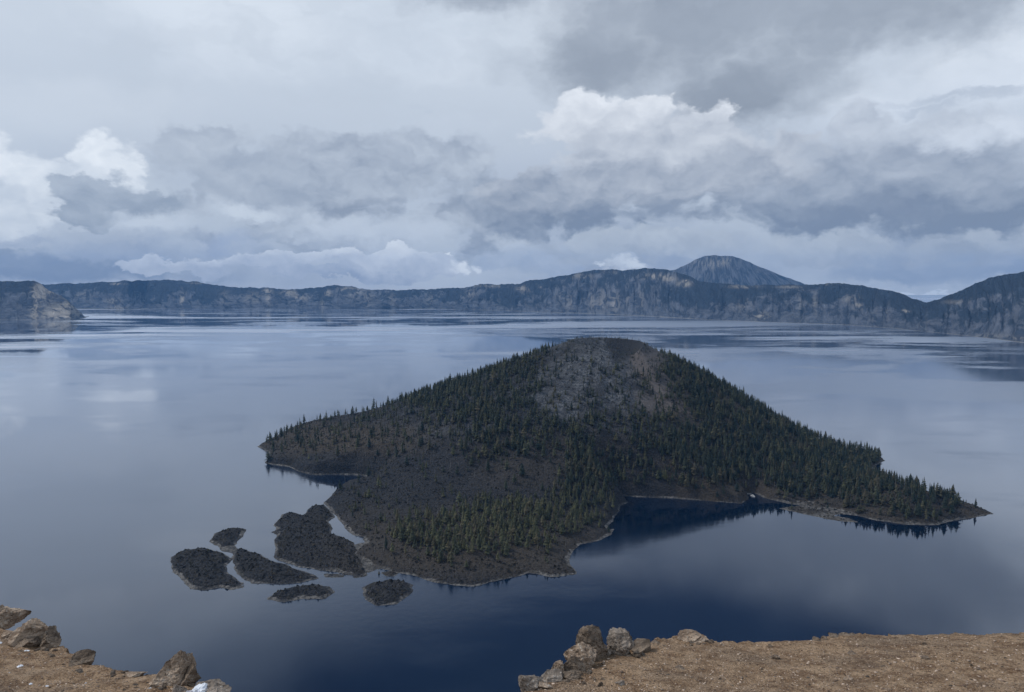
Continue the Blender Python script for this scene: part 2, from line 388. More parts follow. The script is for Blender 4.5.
M_ROCK_D = mat_rock('dark_lava_rock', (.09, .069, .054), (.37, .285, .215), (.30, .26, .22))
M_ROCK_T = mat_rock('tan_lava_rock', (.23, .16, .112), (.58, .45, .34), (.62, .56, .48))
M_ROCK_G = mat_rock('grey_lava_rock', (.16, .13, .108), (.46, .385, .32), (.62, .58, .53))
M_SNOW = mat_plain('snow', (.82, .85, .9), .6, .08, 20)

# ------------------------------------------------------------------ lake
me = mesh_np('lake', [(-22000, -800, 0), (22000, -800, 0), (22000, 19000, 0), (-22000, 19000, 0)], [(0, 1, 2, 3)], M_WATER, smooth=False)
link('lake', me, kind='structure')
me = mesh_np('lake_bed', [(-23000, -900, -60), (23000, -900, -60), (23000, 20000, -60), (-23000, 20000, -60)], [(0, 1, 2, 3)], mat_plain('lake_floor', (.03, .05, .08)), smooth=False)
link('lake_bed', me, kind='structure')

# ------------------------------------------------------------------ caldera rim hills
shore = [(-420, 352), (-200, 332), (0, 320), (40, 320), (70, 319.5), (83, 317.5), (87, 314), (96, 312), (110, 311), (130, 309.5), (150, 308.3), (260, 308), (390, 308), (440, 309), (500, 310.5),
         (555, 312.5), (600, 314), (645, 316), (700, 319.3), (760, 321.8), (840, 324.6), (890, 328), (950, 334), (990, 338.5), (1024, 343), (1100, 357), (1250, 400), (1420, 470)]
crest = [(-420, 270), (-200, 276), (0, 281.7), (20, 281), (36, 281), (43, 285), (60, 296), (83, 312.5), (86, 282.8), (100, 282), (130, 280.8), (175, 279.8), (200, 282), (215, 284.5), (240, 287), (300, 289.5), (320, 287),
         (335, 285.3), (352, 286), (360, 289), (395, 290.5), (440, 288.5), (465, 287.5), (480, 284.5), (500, 284), (520, 284), (530, 280.5), (560, 276), (590, 271), (610, 268.5), (622, 270),
         (640, 268), (665, 269.5), (690, 277), (700, 282), (735, 284), (760, 285.5), (805, 284.5), (835, 283), (860, 285.5), (890, 291), (905, 296), (925, 303), (945, 296), (965, 287.5),
         (985, 278), (1000, 274.5), (1024, 271), (1100, 262), (1250, 240), (1420, 225)]
def rim(shore, crest, xa, xb, back=True):
    xs = np.arange(xa, xb, 1.0)
    sy = np.interp(xs, *zip(*shore)); cyv = np.interp(xs, *zip(*crest))
    cyv = cyv + (vnoise(xs/7.0, xs*0+3)-.5)*1.3 + (vnoise(xs/2.2, xs*0+9)-.5)*.7
    X0, Y0 = np.array([unproj(a, b) for a, b in zip(xs, sy)]).T
    z_g = CAMZ-(np.interp(xs, *zip(*crest))-282)/FOC*Y0
    # setback of the crest from the shore
    D = np.clip(z_g, 5, 900)/.62
    near = sstep(930, 1000, xs); D = D*(1+.5*near)
    Y1 = Y0 + D
    Z1 = np.array([at_depth(a, b, c)[1] for a, b, c in zip(xs, cyv, Y1)])
    NT_, NB = 46, 14
    rows = []; H = []; R = []; U = []
    s = X0*0
    d = np.hypot(np.diff(X0), np.diff(Y0)); s[1:] = np.cumsum(np.minimum(d, 60))     # distance along the shore
    gul = fbm(s/120, s*0+.5, 5, .55, 11, True)           # gullies and ribs down the wall
    gul2 = fbm(s/620, s*0+2.5, 4, .5, 23, True)
    for j in range(NT_+1):
        t = j/NT_
        prof = .62*t+.38*t**2.2 if t < 1 else 1
        w = math.sin(math.pi*min(1, t*1.02))**.8 if t < .98 else 0
        wob = fbm(s/90+3, s*0+t*3.0, 4, .6, 31)
        out = (gul*130+gul2*200+wob*80)*w
        Y = Y0+D*t-out
        k = Y/Y0 if j else 1
        X = (X0*(1-t)+ X0*(Y1/Y0)*t)
        Z = Z1*prof + (fbm(s/60, s*0+t*6, 4, .55, 41))*34*w
        if j == 0: Z = Z*0-3
        rows.append(np.stack([X, Y, Z], 1)); H.append(xs*0+t)
        R.append(sstep(-.02, -.22, gul+gul2*.4)*math.exp(-((t-.38)/.33)**2)); U.append(s/260+wob*.5)
    for j in range(1, NB+1):
        t = j/NB; Y = Y1+t*t*1300+t*60; X = X0*(Y1/Y0)*1.0+(X0/Y0)*(Y-Y1)
        Z = Z1-((.10 if back else .5)*(Y-Y1))-t*t*40+(fbm(X/300, Y/300, 4, .5, 50))*10*t
        rows.append(np.stack([X, Y, Z], 1)); H.append(xs*0+1+t*.1); R.append(xs*0); U.append(s/260)
    V_ = np.stack(rows, 1).reshape(-1, 3); H = np.stack(H, 1).ravel(); R = np.stack(R, 1).ravel(); U = np.stack(U, 1).ravel()
    px, py = proj(V_[:, 0], V_[:, 1], V_[:, 2])
    pale = np.zeros(len(V_)); veg = np.zeros(len(V_))
    for (cx, cyy, rx, ry, k) in [(41, 292, 8, 5.5, 1.9), (49, 292, 5, 2.0, 1.2), (35, 306, 2.0, 11, 1.0), (34, 316, 3, 4, .9), (60, 314, 22, 5, .6), (66, 307, 10, 4, .5), (83, 296, 9, 4, .35), (113, 301, 6, 2.4, .8), (118, 308, 8, 2, .6),
                                (182, 300, 1.6, 8, 1.4), (225, 298, 6, 8, .3), (268, 292, 4, 3, 1.0), (268, 300, 2, 8, .8), (290, 293, 8, 3, .8), (300, 298, 9, 3, .6), (253, 298, 10, 6, .4), (328, 293, 3, 3, .9), (350, 290, 10, 3, .7), (357, 295, 10, 5, .35),
                                (322, 305, 2, 6, .4), (118, 284, 6, .8, 1.1), (202, 283, 12, .9, .5), (490, 286, 14, 1.6, .5), (524, 289, 6, 3, .8), (541, 286, 4, 2, .6), (582, 276, 11, 2.2, .6), (609, 272, 6, 1.6, .5),
                                (655, 276, 13, 2.3, .85), (668, 279, 8, 2, .7), (684, 284, 6, 2.2, 1.3), (686, 281, 3, 1.3, 1), (615, 302, 5, 9, .5), (602, 300, 5, 10, .4), (592, 302, 4, 9, .35), (641, 300, 3, 10, .35), (628, 298, 2, 8, .3), (569, 303, 5, 7, .3), (560, 296, 3, 5, .3),
                                (744, 286.5, 12, 1.6, .95), (790, 287, 12, 1.3, .6), (830, 284.5, 8, 1, .5), (858, 306, 4, 3, .9), (850, 299, 9, 3, .4), (815, 303, 2.5, 9, .4), (800, 305, 3, 10, .25), (760, 316, 8, 4, .7), (740, 305, 10, 5, .3),
                                (905, 311, 4, 1.3, 1.2), (990, 336, 14, 2.5, .4), (1018, 337, 8, 2, .6), (955, 302, 12, 2, .35), (370, 300, 5, 8, .3), (392, 300, 3, 7, .35), (430, 300, 3, 8, .3), (470, 294, 6, 4, .4)]:
        pale += k*np.exp(-((px-cx)/rx)**2-((py-cyy)/ry)**2)
    for (cx, cyy, rx, ry, k) in [(15, 286, 28, 6, .7), (140, 286, 60, 6, .8), (215, 290, 30, 5, .5), (300, 289, 30, 2, .4), (325, 302, 8, 12, .6), (350, 286, 20, 2, .6), (395, 294, 20, 4, .4), (455, 298, 20, 10, .3),
                                (508, 300, 12, 16, .7), (540, 298, 16, 14, .4), (690, 300, 22, 16, .7), (715, 292, 20, 8, .6), (890, 297, 30, 8, 1.2), (915, 312, 10, 6, .3), (830, 294, 8, 7, .5), (970, 310, 50, 20, .35), (1015, 325, 30, 7, .6),
                                (150, 300, 14, 10, .5), (205, 300, 8, 8, .6), (1000, 285, 40, 10, .3), (560, 285, 14, 5, .2)]:
        veg += k*np.exp(-((px-cx)/rx)**2-((py-cyy)/ry)**2)
    veg -= .35
    fr = H <= 1.0
    pale = np.where(fr | (H < 1.02), pale, 0)
    if not back:
        pale = pale*1.7*(px < 90)+.45*np.exp(-((px-62)/24)**2-((py-308)/11)**2); veg = veg-1.2*np.exp(-((px-58)/26)**2-((py-306)/13)**2)
    else: pale *= ((px > 87) | (py < 300))&(px > 70)
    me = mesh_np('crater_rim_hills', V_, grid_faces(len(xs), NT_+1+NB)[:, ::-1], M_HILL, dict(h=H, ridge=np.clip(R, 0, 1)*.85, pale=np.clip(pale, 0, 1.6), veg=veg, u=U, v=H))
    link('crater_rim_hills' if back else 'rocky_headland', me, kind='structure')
sh_far = [(-420, 309.5), (90, 308.8)]+[p for p in shore if p[0] >= 130]; cr_far = [(-420, 281), (-100, 283), (43, 284.4), (86, 282.8)]+[p for p in crest if p[0] >= 100]
rim(sh_far, cr_far, -420, 1421)
sh_near = [(-420, 352), (-200, 332), (0, 320), (40, 320), (70, 319.5), (84, 318), (92, 316)]; cr_near = [(-420, 270), (-200, 276), (0, 281.7), (20, 281), (36, 281), (43, 284), (50, 290), (60, 294.5), (68, 300), (78, 309), (84, 315.5), (92, 319.5)]
rim(sh_near, cr_near, -420, 91, False)

def far_mountain():
    prof = [(560, 300), (600, 284), (640, 276), (665, 272.5), (678, 268.5), (690, 262.5), (698, 258.5), (705, 255.8), (712, 255.2), (722, 255.8), (733, 256.0), (740, 258.5), (750, 262.5), (765, 269), (780, 275), (805, 284), (830, 291), (870, 300)]
    xs = np.arange(560, 871, 1.0); yy = np.interp(xs, *zip(*prof)) + (vnoise(xs/5, xs*0)-.5)*.7
    YC = 11300.0; rows = []; Pt = []
    for j in range(-30, 31):
        t = j/30
        X, Zc = np.array([at_depth(a, b, YC) for a, b in zip(xs, yy)]).T
        dep = t*1900*(np.clip(Zc, 60, 900)/800)
        gl = fbm(X/260+t*2.2*np.sign(X-3200), X*0+t*1.5, 5, .55, 61, True)
        Z = Zc*(1-abs(t))**1.1+gl*60*math.sin(math.pi*abs(t))
        Y = YC+dep; X = X*(Y/YC)
        rows.append(np.stack([X, Y, Z], 1))
    V_ = np.stack(rows, 1).reshape(-1, 3)
    px, py = proj(V_[:, 0], V_[:, 1], V_[:, 2])
    pale = .75*np.exp(-((px-722+(py-262)*1.2)/12)**2-((py-263)/6)**2)*(.4+1.2*fbm(px/3+py/2, py/8, 3, .5, 5)+.5)+.35*np.exp(-((px-700)/10)**2-((py-262)/5)**2)
    h = V_[:, 2]*0+.8
    U = (px-714)*(1-.30*sstep(256, 290, py))/9; VV = (300-py)/46
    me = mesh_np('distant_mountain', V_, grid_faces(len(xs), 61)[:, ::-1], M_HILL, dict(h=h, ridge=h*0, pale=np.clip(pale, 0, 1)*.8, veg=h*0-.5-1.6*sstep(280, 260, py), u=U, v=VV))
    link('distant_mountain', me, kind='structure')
far_mountain()

# ------------------------------------------------------------------ island terrain
front = [(258, 446.5), (264, 449), (270, 453), (269, 459), (265.5, 462.7), (276, 465), (289, 466.5), (298, 471), (312, 474.5), (336, 474.7), (353, 474.4), (365, 476), (378, 478.5), (379, 483), (368, 488.5), (356, 489.5), (347.5, 490), (336, 494),
         (329, 499), (324, 503.4), (330, 508), (336, 516), (343, 524.5), (353, 535), (363, 537.5), (366, 543), (357, 549.5), (356, 555), (364, 561), (376, 566.5), (395.5, 572.6), (414.7, 575.4), (434, 582), (455.7, 585), (475, 586), (491, 582), (507.7, 578),
         (529.5, 573), (551, 576.7), (576, 574.5), (576, 571.8), (568, 564.4), (570.5, 552), (578.8, 544), (598, 541), (611, 534), (614, 529), (607, 530), (606, 527), (613, 520.7), (620, 505.6), (627, 502), (617, 497), (618, 495), (633.5, 496.6), (665, 497.5),
         (700, 500), (723.4, 501.8), (741, 503), (747.5, 499.5), (746, 494.5), (742, 493.2), (754, 493), (770, 499), (788, 503.5), (803, 505.5), (790, 507), (780, 508.5), (802.6, 513.5), (826, 518.5), (843, 521.5), (858, 522), (849, 518.5), (832, 516), (840, 513.5), (859.7, 516),
         (876, 520), (905, 524), (934.4, 525), (950, 521), (972.5, 517.5), (992, 513.5), (980, 508), (963.7, 502.7), (945, 498), (925, 492), (905, 487), (888, 482), (877, 476), (873, 470), (876, 465), (885, 460.5), (879, 456), (868, 455)]
islets = [
 [(171.7, 563), (173, 557), (182, 551.4), (204.5, 548.6), (218.6, 552.6), (231.5, 558.4), (229, 563), (224.5, 566.6), (227, 573), (233, 577), (242, 584), (240, 587), (235, 588.6), (221, 586.6), (204.5, 589.4), (190.5, 588.4), (183.4, 579.5), (174, 571)],
 [(210.4, 541), (215, 533.8), (228, 528.8), (245.5, 529.6), (242, 536), (235, 544.4), (228, 546.5), (221, 546.7)],
 [(232.7, 551.4), (242, 549), (258.4, 555), (270, 560.8), (291, 567.8), (312, 574.8), (317, 578.4), (300.6, 582.3), (277, 583.7), (253.7, 582.3), (242, 577), (235, 567.8)],
 [(267.3, 598.3), (274.8, 593.6), (291, 588.8), (314.7, 585.5), (328.7, 586.6), (334.6, 592.4), (324, 598.3), (300.6, 598.8), (284, 601.8)],
 [(362.7, 587.7), (373.7, 583), (395.5, 580.3), (412, 585.5), (410.6, 593), (395.5, 604), (376.4, 605.4), (365.5, 598.6)],
 [(382, 573), (390, 571.8), (398, 573.6), (393, 576), (386, 575.6)],
 [(282, 515), (295, 513.4), (303, 516), (310, 508), (324, 505.9), (331, 511), (333.5, 517.4), (327.6, 521), (331, 528), (330, 534), (339, 536.5), (353, 543), (356, 553.7), (363, 562), (366, 572), (357, 575.5), (340, 572.5), (324, 570), (300.6, 566.6), (286.6, 563), (273.7, 556), (277, 546.7), (276, 537),
  (279, 533), (272.5, 532.6), (279, 530), (273.7, 525.6), (280.7, 518.6)],
]
def poly_world(pts): return np.array([unproj(*p) for p in pts])
def sdist(X, Y, P):
    """signed distance to polygon P, positive inside"""
    sh = X.shape; x = X.ravel(); y = Y.ravel()
    best = np.full(x.shape, 1e18); ins = np.zeros(x.shape, bool)
    for (x0, y0), (x1, y1) in zip(P, np.roll(P, -1, 0)):
        dx, dy = x1-x0, y1-y0; L = dx*dx+dy*dy+1e-9
        t = np.clip(((x-x0)*dx+(y-y0)*dy)/L, 0, 1)
        best = np.minimum(best, (x-x0-t*dx)**2+(y-y0-t*dy)**2)
        c = ((y0 > y) != (y1 > y)); xi = (x1-x0)*(y-y0)/((y1-y0) if abs(y1-y0) > 1e-9 else 1e-9)+x0
        ins ^= c & (x < xi)
    d = np.sqrt(best); return np.where(ins, d, -d).reshape(sh)
back = [(560, 1470), (520, 1600), (440, 1740), (300, 1880), (120, 1920), (-80, 1860), (-260, 1790), (-400, 1690), (-480, 1600)]
P_MAIN = np.vstack([poly_world(front), np.array(back)])
CC = (193.0, 1500.0)
def cone_z(x, y):
    dx, dy = x-CC[0], y-CC[1]; r = np.hypot(dx, dy); th = np.arctan2(dy, dx)   # 0 = right, -pi/2 = towards the camera
    k = np.cos(th)
    slope = np.where(k > 0, .54+.05*k, .54+.13*k)
    rr = np.maximum(r-74, 0)
    rim_z = 209 + 3.5*np.cos(th-2.0) - 17*np.exp(-((np.angle(np.exp(1j*(th+1.0))))/.48)**2)
    z = rim_z - slope*rr*(1-.00022*rr) + (fbm(th*9, rr/260, 4, .5, 71))*16*sstep(0, 120, rr)
    ins = rim_z - 38*sstep(74, 15, r)-3*sstep(78, 60, r)+9*sstep(30, 74, r)*sstep(-.2, .8, np.sin(th))*sstep(0, 1, 1)*0
    z = np.where(r < 74, ins, z)
    # broad shoulder running out to the left
    sl = 212-np.hypot(np.maximum(-dx-60, 0)*.41, 0)-np.abs(dy-40)*.50-np.maximum(dx, 0)*2
    sl = np.where(-dx > 40, sl, -50)
    return np.maximum(z, sl-4)
def island_z(x, y, sd):
    base = 13*(1-np.exp(-np.maximum(sd, 0)/26))
    base = base+7*sstep(15, 120, sd)
    base = base+(fbm(x/45, y/45, 6, .56, 3))*9*sstep(0, 30, sd)+fbm(x/14, y/14, 4, .6, 8, True)*3.2*sstep(0, 10, sd)
    px, py = proj(x, y, 20.0+0*x)
    # low ridge out on the left lobe, dark lava dome in the middle, low right spit
    base = base + 20*np.exp(-((px-345)/70)**2-((y-1560)/90)**2)
    base = base + 14*np.exp(-((px-470)/75)**2-((y-1230)/110)**2)
    base = base - 7*sstep(760, 800, px)*sstep(1190, 1130, y)*sstep(870, 830, px) + 5*np.exp(-((px-900)/40)**2)*sstep(10, 60, sd)
    cz = np.minimum(cone_z(x, y), 3+sd*1.2)
    z = np.where(cz > base-14, np.logaddexp((cz)/9, base/9)*9, base)
    inside = np.maximum(z, .3)*sstep(-.5, 9, sd)+.35*sstep(0, 3, sd)
    return np.where(sd > 0, inside, sd*.35)
def terrain(name, P, res, zf, **props):
    x0, y0 = P.min(0)-10; x1, y1 = P.max(0)+10
    xs = np.arange(x0, x1, res); ys = np.arange(y0, y1, res)
    X, Y = np.meshgrid(xs, ys, indexing='ij')
    wx = (fbm(X/16, Y/16, 4, .6, 90))*6; wy = (fbm(X/16, Y/16, 4, .6, 95))*6      # ragged shoreline
    sd = sdist(X+wx, Y+wy, P)+1.2; Z = zf(X, Y, sd)
    F = grid_faces(len(xs), len(ys)); keep = (sd.ravel()[F] > -5).any(1); F = F[keep]
    used = np.unique(F); re = np.full(X.size, -1); re[used] = np.arange(len(used)); F = re[F]
    V_ = np.stack([X.ravel(), Y.ravel(), Z.ravel()], 1)[used]; sdv = sd.ravel()[used]
    px, py = proj(V_[:, 0], V_[:, 1], V_[:, 2])
    nz = fbm(V_[:, 0]/35, V_[:, 1]/35, 5, .6, 17)
    scree, soil, cinder = regions(px, py, V_[:, 2], nz, V_[:, 0], V_[:, 1])
    me = mesh_np(name, V_, F, M_ISL, dict(scree=scree, soil=soil, cinder=cinder))
    return link(name, me, **props), (xs, ys, Z, sd)
def G(px, py, cx, cyy, rx, ry): return np.exp(-((px-cx)/rx)**4-((py-cyy)/ry)**4)
def regions(px, py, z, nz, x=None, y=None):
    j = nz*50
    scree = np.clip(G(px+j, py+j*.5, 606, 380, 62, 46)*1.05+.55*G(px+j, py, 520, 395, 60, 30)+.5*G(px+j, py+j*.4, 440, 425, 60, 16), 0, 1)*sstep(28, 50, z)
    scree = scree*np.clip(.72+nz*2.6, 0, 1)
    soil = np.clip(.75*G(px+j, py+j*.3, 345, 438, 90, 16)+.6*G(px, py+j*.5, 480, 545, 140, 35)+.7*sstep(640, 690, px)*np.clip(.7+nz*2, 0, 1)+.35*G(px, py, 560, 460, 90, 30), 0, 1)*(1-scree)
    cx = 632+(py-352)*.62
    cinder = np.exp(-((px+j*.3-cx)/6.5)**2)*sstep(344, 356, py)*sstep(425, 390, py) + .6*G(px+j, py+j, 663, 402, 26, 22)+.5*G(px+j*.5, py+j*.4, 650, 362, 22, 14)
    cinder = np.clip(cinder, 0, 1)*sstep(40, 60, z)
    if x is not None:
        k = 1-sstep(76, 68, np.hypot(x-CC[0], y-CC[1]))*sstep(602, 612, px); scree = scree*k; cinder = cinder*k; soil = soil*k
    return scree, soil, cinder
isl, grid_main = terrain('volcanic_island', P_MAIN, 2.2, island_z, kind='structure')
def islet_z(x, y, sd):
    return np.where(sd > 0, 7.0*(1-np.exp(-np.maximum(sd, 0)/14))+(fbm(x/22, y/22, 5, .6, 4))*5*sstep(0, 12, sd)+fbm(x/7, y/7, 3, .6, 8, True)*2.2*sstep(0, 6, sd)+.3, sd*.3)
igr = []
shoals = [[(218, 546), (232, 545.5), (238, 549), (233, 554), (222, 551)], [(226, 583), (243, 582.5), (245, 587.5), (232, 589.5)],
          [(355, 545), (368, 542), (371, 551), (374, 563), (380, 569), (368, 572), (361, 561), (357, 554)], [(352, 572), (366, 570), (366, 576), (354, 577.5)], [(276, 528), (283, 531), (281, 535), (275, 534)], [(325, 574), (345, 574.5), (343, 577), (327, 576.5)]]
for k, pts in enumerate(islets):
    P = poly_world(pts)
    o, gr = terrain('rocky_islet', P, 1.4, islet_z, kind='structure'); igr.append(gr)
for pts in shoals:
    terrain('gravel_shoal', poly_world(pts), 1.4, lambda x, y, sd: np.where(sd > 0, .12+np.minimum(sd*.05, .3)+fbm(x/6, y/6, 4, .6, 33)*.9, sd*.3), kind='structure')
def hz(gr, x, y):
    xs, ys, Z, sd = gr
    fx = (np.asarray(x)-xs[0])/(xs[1]-xs[0]); fy = (np.asarray(y)-ys[0])/(ys[1]-ys[0])
    i = np.clip(fx.astype(int), 0, len(xs)-2); j = np.clip(fy.astype(int), 0, len(ys)-2)
    u = np.clip(fx-i, 0, 1); v = np.clip(fy-j, 0, 1)
    f = lambda A: A[i, j]*(1-u)*(1-v)+A[i+1, j]*u*(1-v)+A[i, j+1]*(1-u)*v+A[i+1, j+1]*u*v
    return f(Z), f(sd)

# ------------------------------------------------------------------ trees
def conifer_geo(seed, whorls=7, per=6, width=.17, low=.08):
    """crown of a unit-height conifer: drooping branch fans round the stem"""
    r = random.Random(seed); V_ = []; F = []
    for w in range(whorls):
        f = w/(whorls-1)
        z = low+(1-low)*(.02+.90*f**.92); rad = width*(1-f)**.75*(.8+.45*r.random())+.012
        if f < .12: rad *= .8
        ph = r.random()*6.28
        for k in range(per):
            if r.random() < .10: continue
            a = ph+k*6.283/per+r.uniform(-.3, .3); L = rad*r.uniform(.65, 1.25)
            ca, sa = math.cos(a), math.sin(a); wd = L*.42+.008
            zt = z+.11*(1-f*.35)*r.uniform(.8, 1.2); zl = z-.035*r.uniform(0, 1.6)
            i = len(V_)
            V_ += [(0, 0, min(1.0, zt)), (ca*L*.55-sa*wd, sa*L*.55+ca*wd, z), (ca*L, sa*L, zl), (ca*L*.55+sa*wd, sa*L*.55-ca*wd, z)]
            F += [(i, i+1, i+2), (i, i+2, i+3)]
    i = len(V_); V_ += [(.012, 0, .88), (-.006, .01, .88), (-.006, -.01, .88), (0, 0, 1.0)]
    F += [(i, i+1, i+3), (i+1, i+2, i+3), (i+2, i, i+3)]
    return np.array(V_), np.array(F)
def stem_geo(seed, r0=.014, top=.95, sides=4, stubs=0, lean=0.0):
    r = random.Random(seed); V_ = []; F = []
    for i in range(sides):
        a = 6.283*i/sides; V_.append((math.cos(a)*r0, math.sin(a)*r0, -.04))
    for i in range(sides):
        a = 6.283*i/sides; V_.append((math.cos(a)*r0*.25+lean, math.sin(a)*r0*.25, top))
    for i in range(sides):
        j = (i+1) % sides; F += [(i, j, sides+j), (i, sides+j, sides+i)]
    for k in range(stubs):
        z = r.uniform(.25, .92); a = r.random()*6.28; L = .10*(1.1-z)*r.uniform(.5, 1.3)+.015; i = len(V_)
        V_ += [(lean*z, 0, z), (lean*z, 0, z+.022), (math.cos(a)*L+lean*z, math.sin(a)*L, z+r.uniform(-.02, .03))]; F.append((i, i+1, i+2))
    return np.array(V_), np.array(F)
CON = [conifer_geo(100+k, 7+(k % 3), 6, .15+.02*(k % 4), .05+.05*(k % 3)) for k in range(8)]
CON_HI = [conifer_geo(200+k, 11, 8, .15+.02*(k % 4), .06+.05*(k % 3)) for k in range(8)]
STEM = stem_geo(5)
SNAG = [stem_geo(300+k, .016, 1.0, 4, 7, (k-2)*.02) for k in range(6)]

step = 5.6
gx, gy = np.meshgrid(np.arange(-520, 760, step), np.arange(740, 1900, step), indexing='ij')
tx = (gx+rng.uniform(-.5, .5, gx.shape)*step*1.3).ravel(); ty = (gy+rng.uniform(-.5, .5, gy.shape)*step*1.3).ravel()
tz, tsd = hz(grid_main, tx, ty)
lim = (tx > grid_main[0][0]) & (tx < grid_main[0][-1]) & (ty < grid_main[1][-1]) & (ty > grid_main[1][0])
px, py = proj(tx, ty, tz)
nz = fbm(tx/30, ty/30, 4, .6, 44)
jx, jy = px+rng.normal(0, 6, px.shape)+nz*34, py+rng.normal(0, 4, px.shape)+nz*20
def dens(px, py, y, z):
    d = np.full(px.shape, .10)
    def put(poly, val):
        ins = sdist(px, py, np.array(poly, float)) > 0; d[ins] = val
    put([(640, 335), (1000, 335), (1000, 530), (780, 500), (640, 497)], .92)
    put([(400, 400), (470, 375), (560, 335), (580, 420), (560, 520), (500, 470), (400, 440)], .5)
    put([(470, 428), (600, 436), (700, 400), (700, 500), (620, 497), (600, 540), (560, 520), (500, 470)], .82)
    put([(572, 330), (646, 330), (662, 375), (680, 415), (630, 425), (570, 415), (535, 395), (545, 365)], .17)
    put([(500, 385), (548, 358), (545, 392), (575, 412), (635, 420), (685, 410), (700, 435), (600, 452), (500, 430)], .42)
    put([(230, 400), (400, 400), (470, 430), (470, 452), (230, 452)], .13)
    put([(200, 380), (385, 380), (385, 418), (330, 431), (200, 431)], .035)
    put([(230, 452), (480, 452), (400, 480), (230, 480)], .05)
    put([(330, 478), (560, 452), (560, 500), (400, 515), (320, 500)], .035)
    put([(392, 540), (430, 515), (520, 495), (600, 495), (622, 500), (612, 530), (575, 545), (560, 548), (440, 560)], .62)
    put([(340, 500), (420, 510), (390, 545), (370, 560), (340, 530)], .10)
    put([(370, 555), (450, 560), (600, 545), (600, 600), (370, 600)], .07)
    put([(745, 487), (800, 492), (860, 505), (860, 530), (745, 512)], .04)
    put([(852, 470), (1000, 470), (1000, 505), (958, 510), (860, 508)], .60)
    put([(955, 480), (1000, 480), (1000, 530), (955, 530)], .0)
    put([(600, 485), (745, 492), (745, 510), (600, 510)], .25)
    return d
nc = fbm(tx/15, ty/15, 3, .6, 144)
dn = dens(jx, jy, ty, tz)*np.clip(1.05+nz*1.4, .2, 1.3)*np.clip(1.0+nc*3.6, .05, 1.3)
dn = np.where((ty > CC[1]+120) & (px > 405), np.maximum(dn, .35), dn)
dn *= np.where(py > 535, sstep(12, 30, tsd), 1)
crater_in = np.hypot(tx-CC[0], ty-CC[1]) < 70
dn = np.where(crater_in, .03, dn); dn = np.where(np.hypot(tx-CC[0], ty-CC[1]-30) < 120, np.minimum(dn, .10), dn)
rr_ = np.hypot(tx-CC[0], ty-CC[1]); dn = np.where((rr_ > 66) & (rr_ < 92), .42, dn)
dn *= sstep(3, 12, tsd)*lim
isn = (rng.random(tx.shape) < dn) & (tsd > 3)
TX, TY, TZ = tx[isn], ty[isn], tz[isn]; PX, PY = px[isn], py[isn]
# tree height by area
TH = 8+16*rng.beta(1.5, 2.2, TX.shape)*(1-.42*G(PX, PY, 600, 375, 80, 50))
TH *= np.where(rng.random(TX.shape) < .05, 1.25, 1)
rT = np.hypot(TX-CC[0], TY-CC[1]); TH *= np.where(rT < 92, .40, np.where(rT < 125, .55, 1.0))
TH *= np.where((PY > 495) & (PX < 620), .86, 1.0)
TINT = np.clip(rng.normal(.28, .23, TX.shape)+.42*G(PX, PY, 490, 530, 130, 38)-.1*sstep(660, 720, PX), 0, 1)
TINT2 = rng.random(TX.shape)*.9
# the stragglers that stand out
special = []
def spec(px_, py_, h, lab, grp=None, w=1.0, gr=None):
    gr = gr or grid_main
    z = 6.0
    for _ in range(6):
        x, y = unproj(px_, py_, z); z = float(hz(gr, np.array([x]), np.array([y]))[0][0])
    special.append((x, y, z, h, lab, grp, w))
spec(975.5, 507.5, 14.5, 'lone dark broad conifer near the tip of the right-hand spit', None, 1.2)
spec(966, 503, 6, 'small short conifer just left of the lone dark conifer on the spit')
for q in ((341.5, 491, 8.5), (347, 490.5, 8), (351, 489.5, 12), (354.5, 489.8, 9.5)): spec(*q, 'small dark conifer in the clump on the knoll beside the narrow left inlet', 'conifers on the knoll by the narrow inlet')
for q in ((947, 498, 11), (950, 499, 12), (956, 500.5, 12.5), (960, 501.5, 7.5), (940, 496, 11), (934, 494, 10), (922, 489, 13), (918, 488, 12), (909, 486, 13), (903, 484.5, 10.5), (897, 484, 12), (894, 483, 10)):
    spec(*q, 'slender dark conifer standing against the water along the far edge of the right-hand spit', 'conifers along the far edge of the right spit')
for q in ((872, 458, 13), (869, 457, 14), (866, 456, 15)): spec(*q, 'slim conifer at the root of the small pointed headland above the right-hand spit', 'conifers at the small pointed headland')
spec(208, 552, 5.5, 'squat dark conifer on the upper edge of the leftmost rocky islet', None, 1.6, igr[0])
spec(379, 575, 6, 'small dark conifer on the islet shore at the bottom left of the island', None, 1.2, igr[5])
for q in ((345, 424.5, 6), (315, 425.5, 7)): spec(*q, 'lone small conifer on the skyline of the left-hand lobe of the island', 'conifers on the left lobe skyline')

def crown_mesh(name, geo, tint, tint2):
    v, f = geo
    return mesh_np(name, v, f, M_NEED, dict(tint=np.full(len(v), tint), tint2=np.full(len(v), tint2)), smooth=False)
crowns = [[crown_mesh('crown', CON_HI[k], t_, .3+.1*k % .9) for t_ in (.1, .3, .5, .7)] for k in range(8)]
trunk_me = mesh_np('trunk', STEM[0], STEM[1], M_BARK)
def pine(x, y, z, h, label, group=None, k=0, ti=1, w=1.0):
    e = link('pine_tree', None, loc=(x, y, z-.1), rot=(0, 0, random.uniform(0, 6.28)), scale=(h*w, h*w, h)); e.empty_display_size = .2
    e['label'] = label; e['category'] = 'tree'
    if group: e['group'] = group
    link('trunk', trunk_me, e); link('crown', crowns[k % 8][ti], e)
for i, s_ in enumerate(special): pine(*s_[:6], k=i, ti=0 if i < 2 else 1, w=s_[6])
n_ind = 300-len(special)
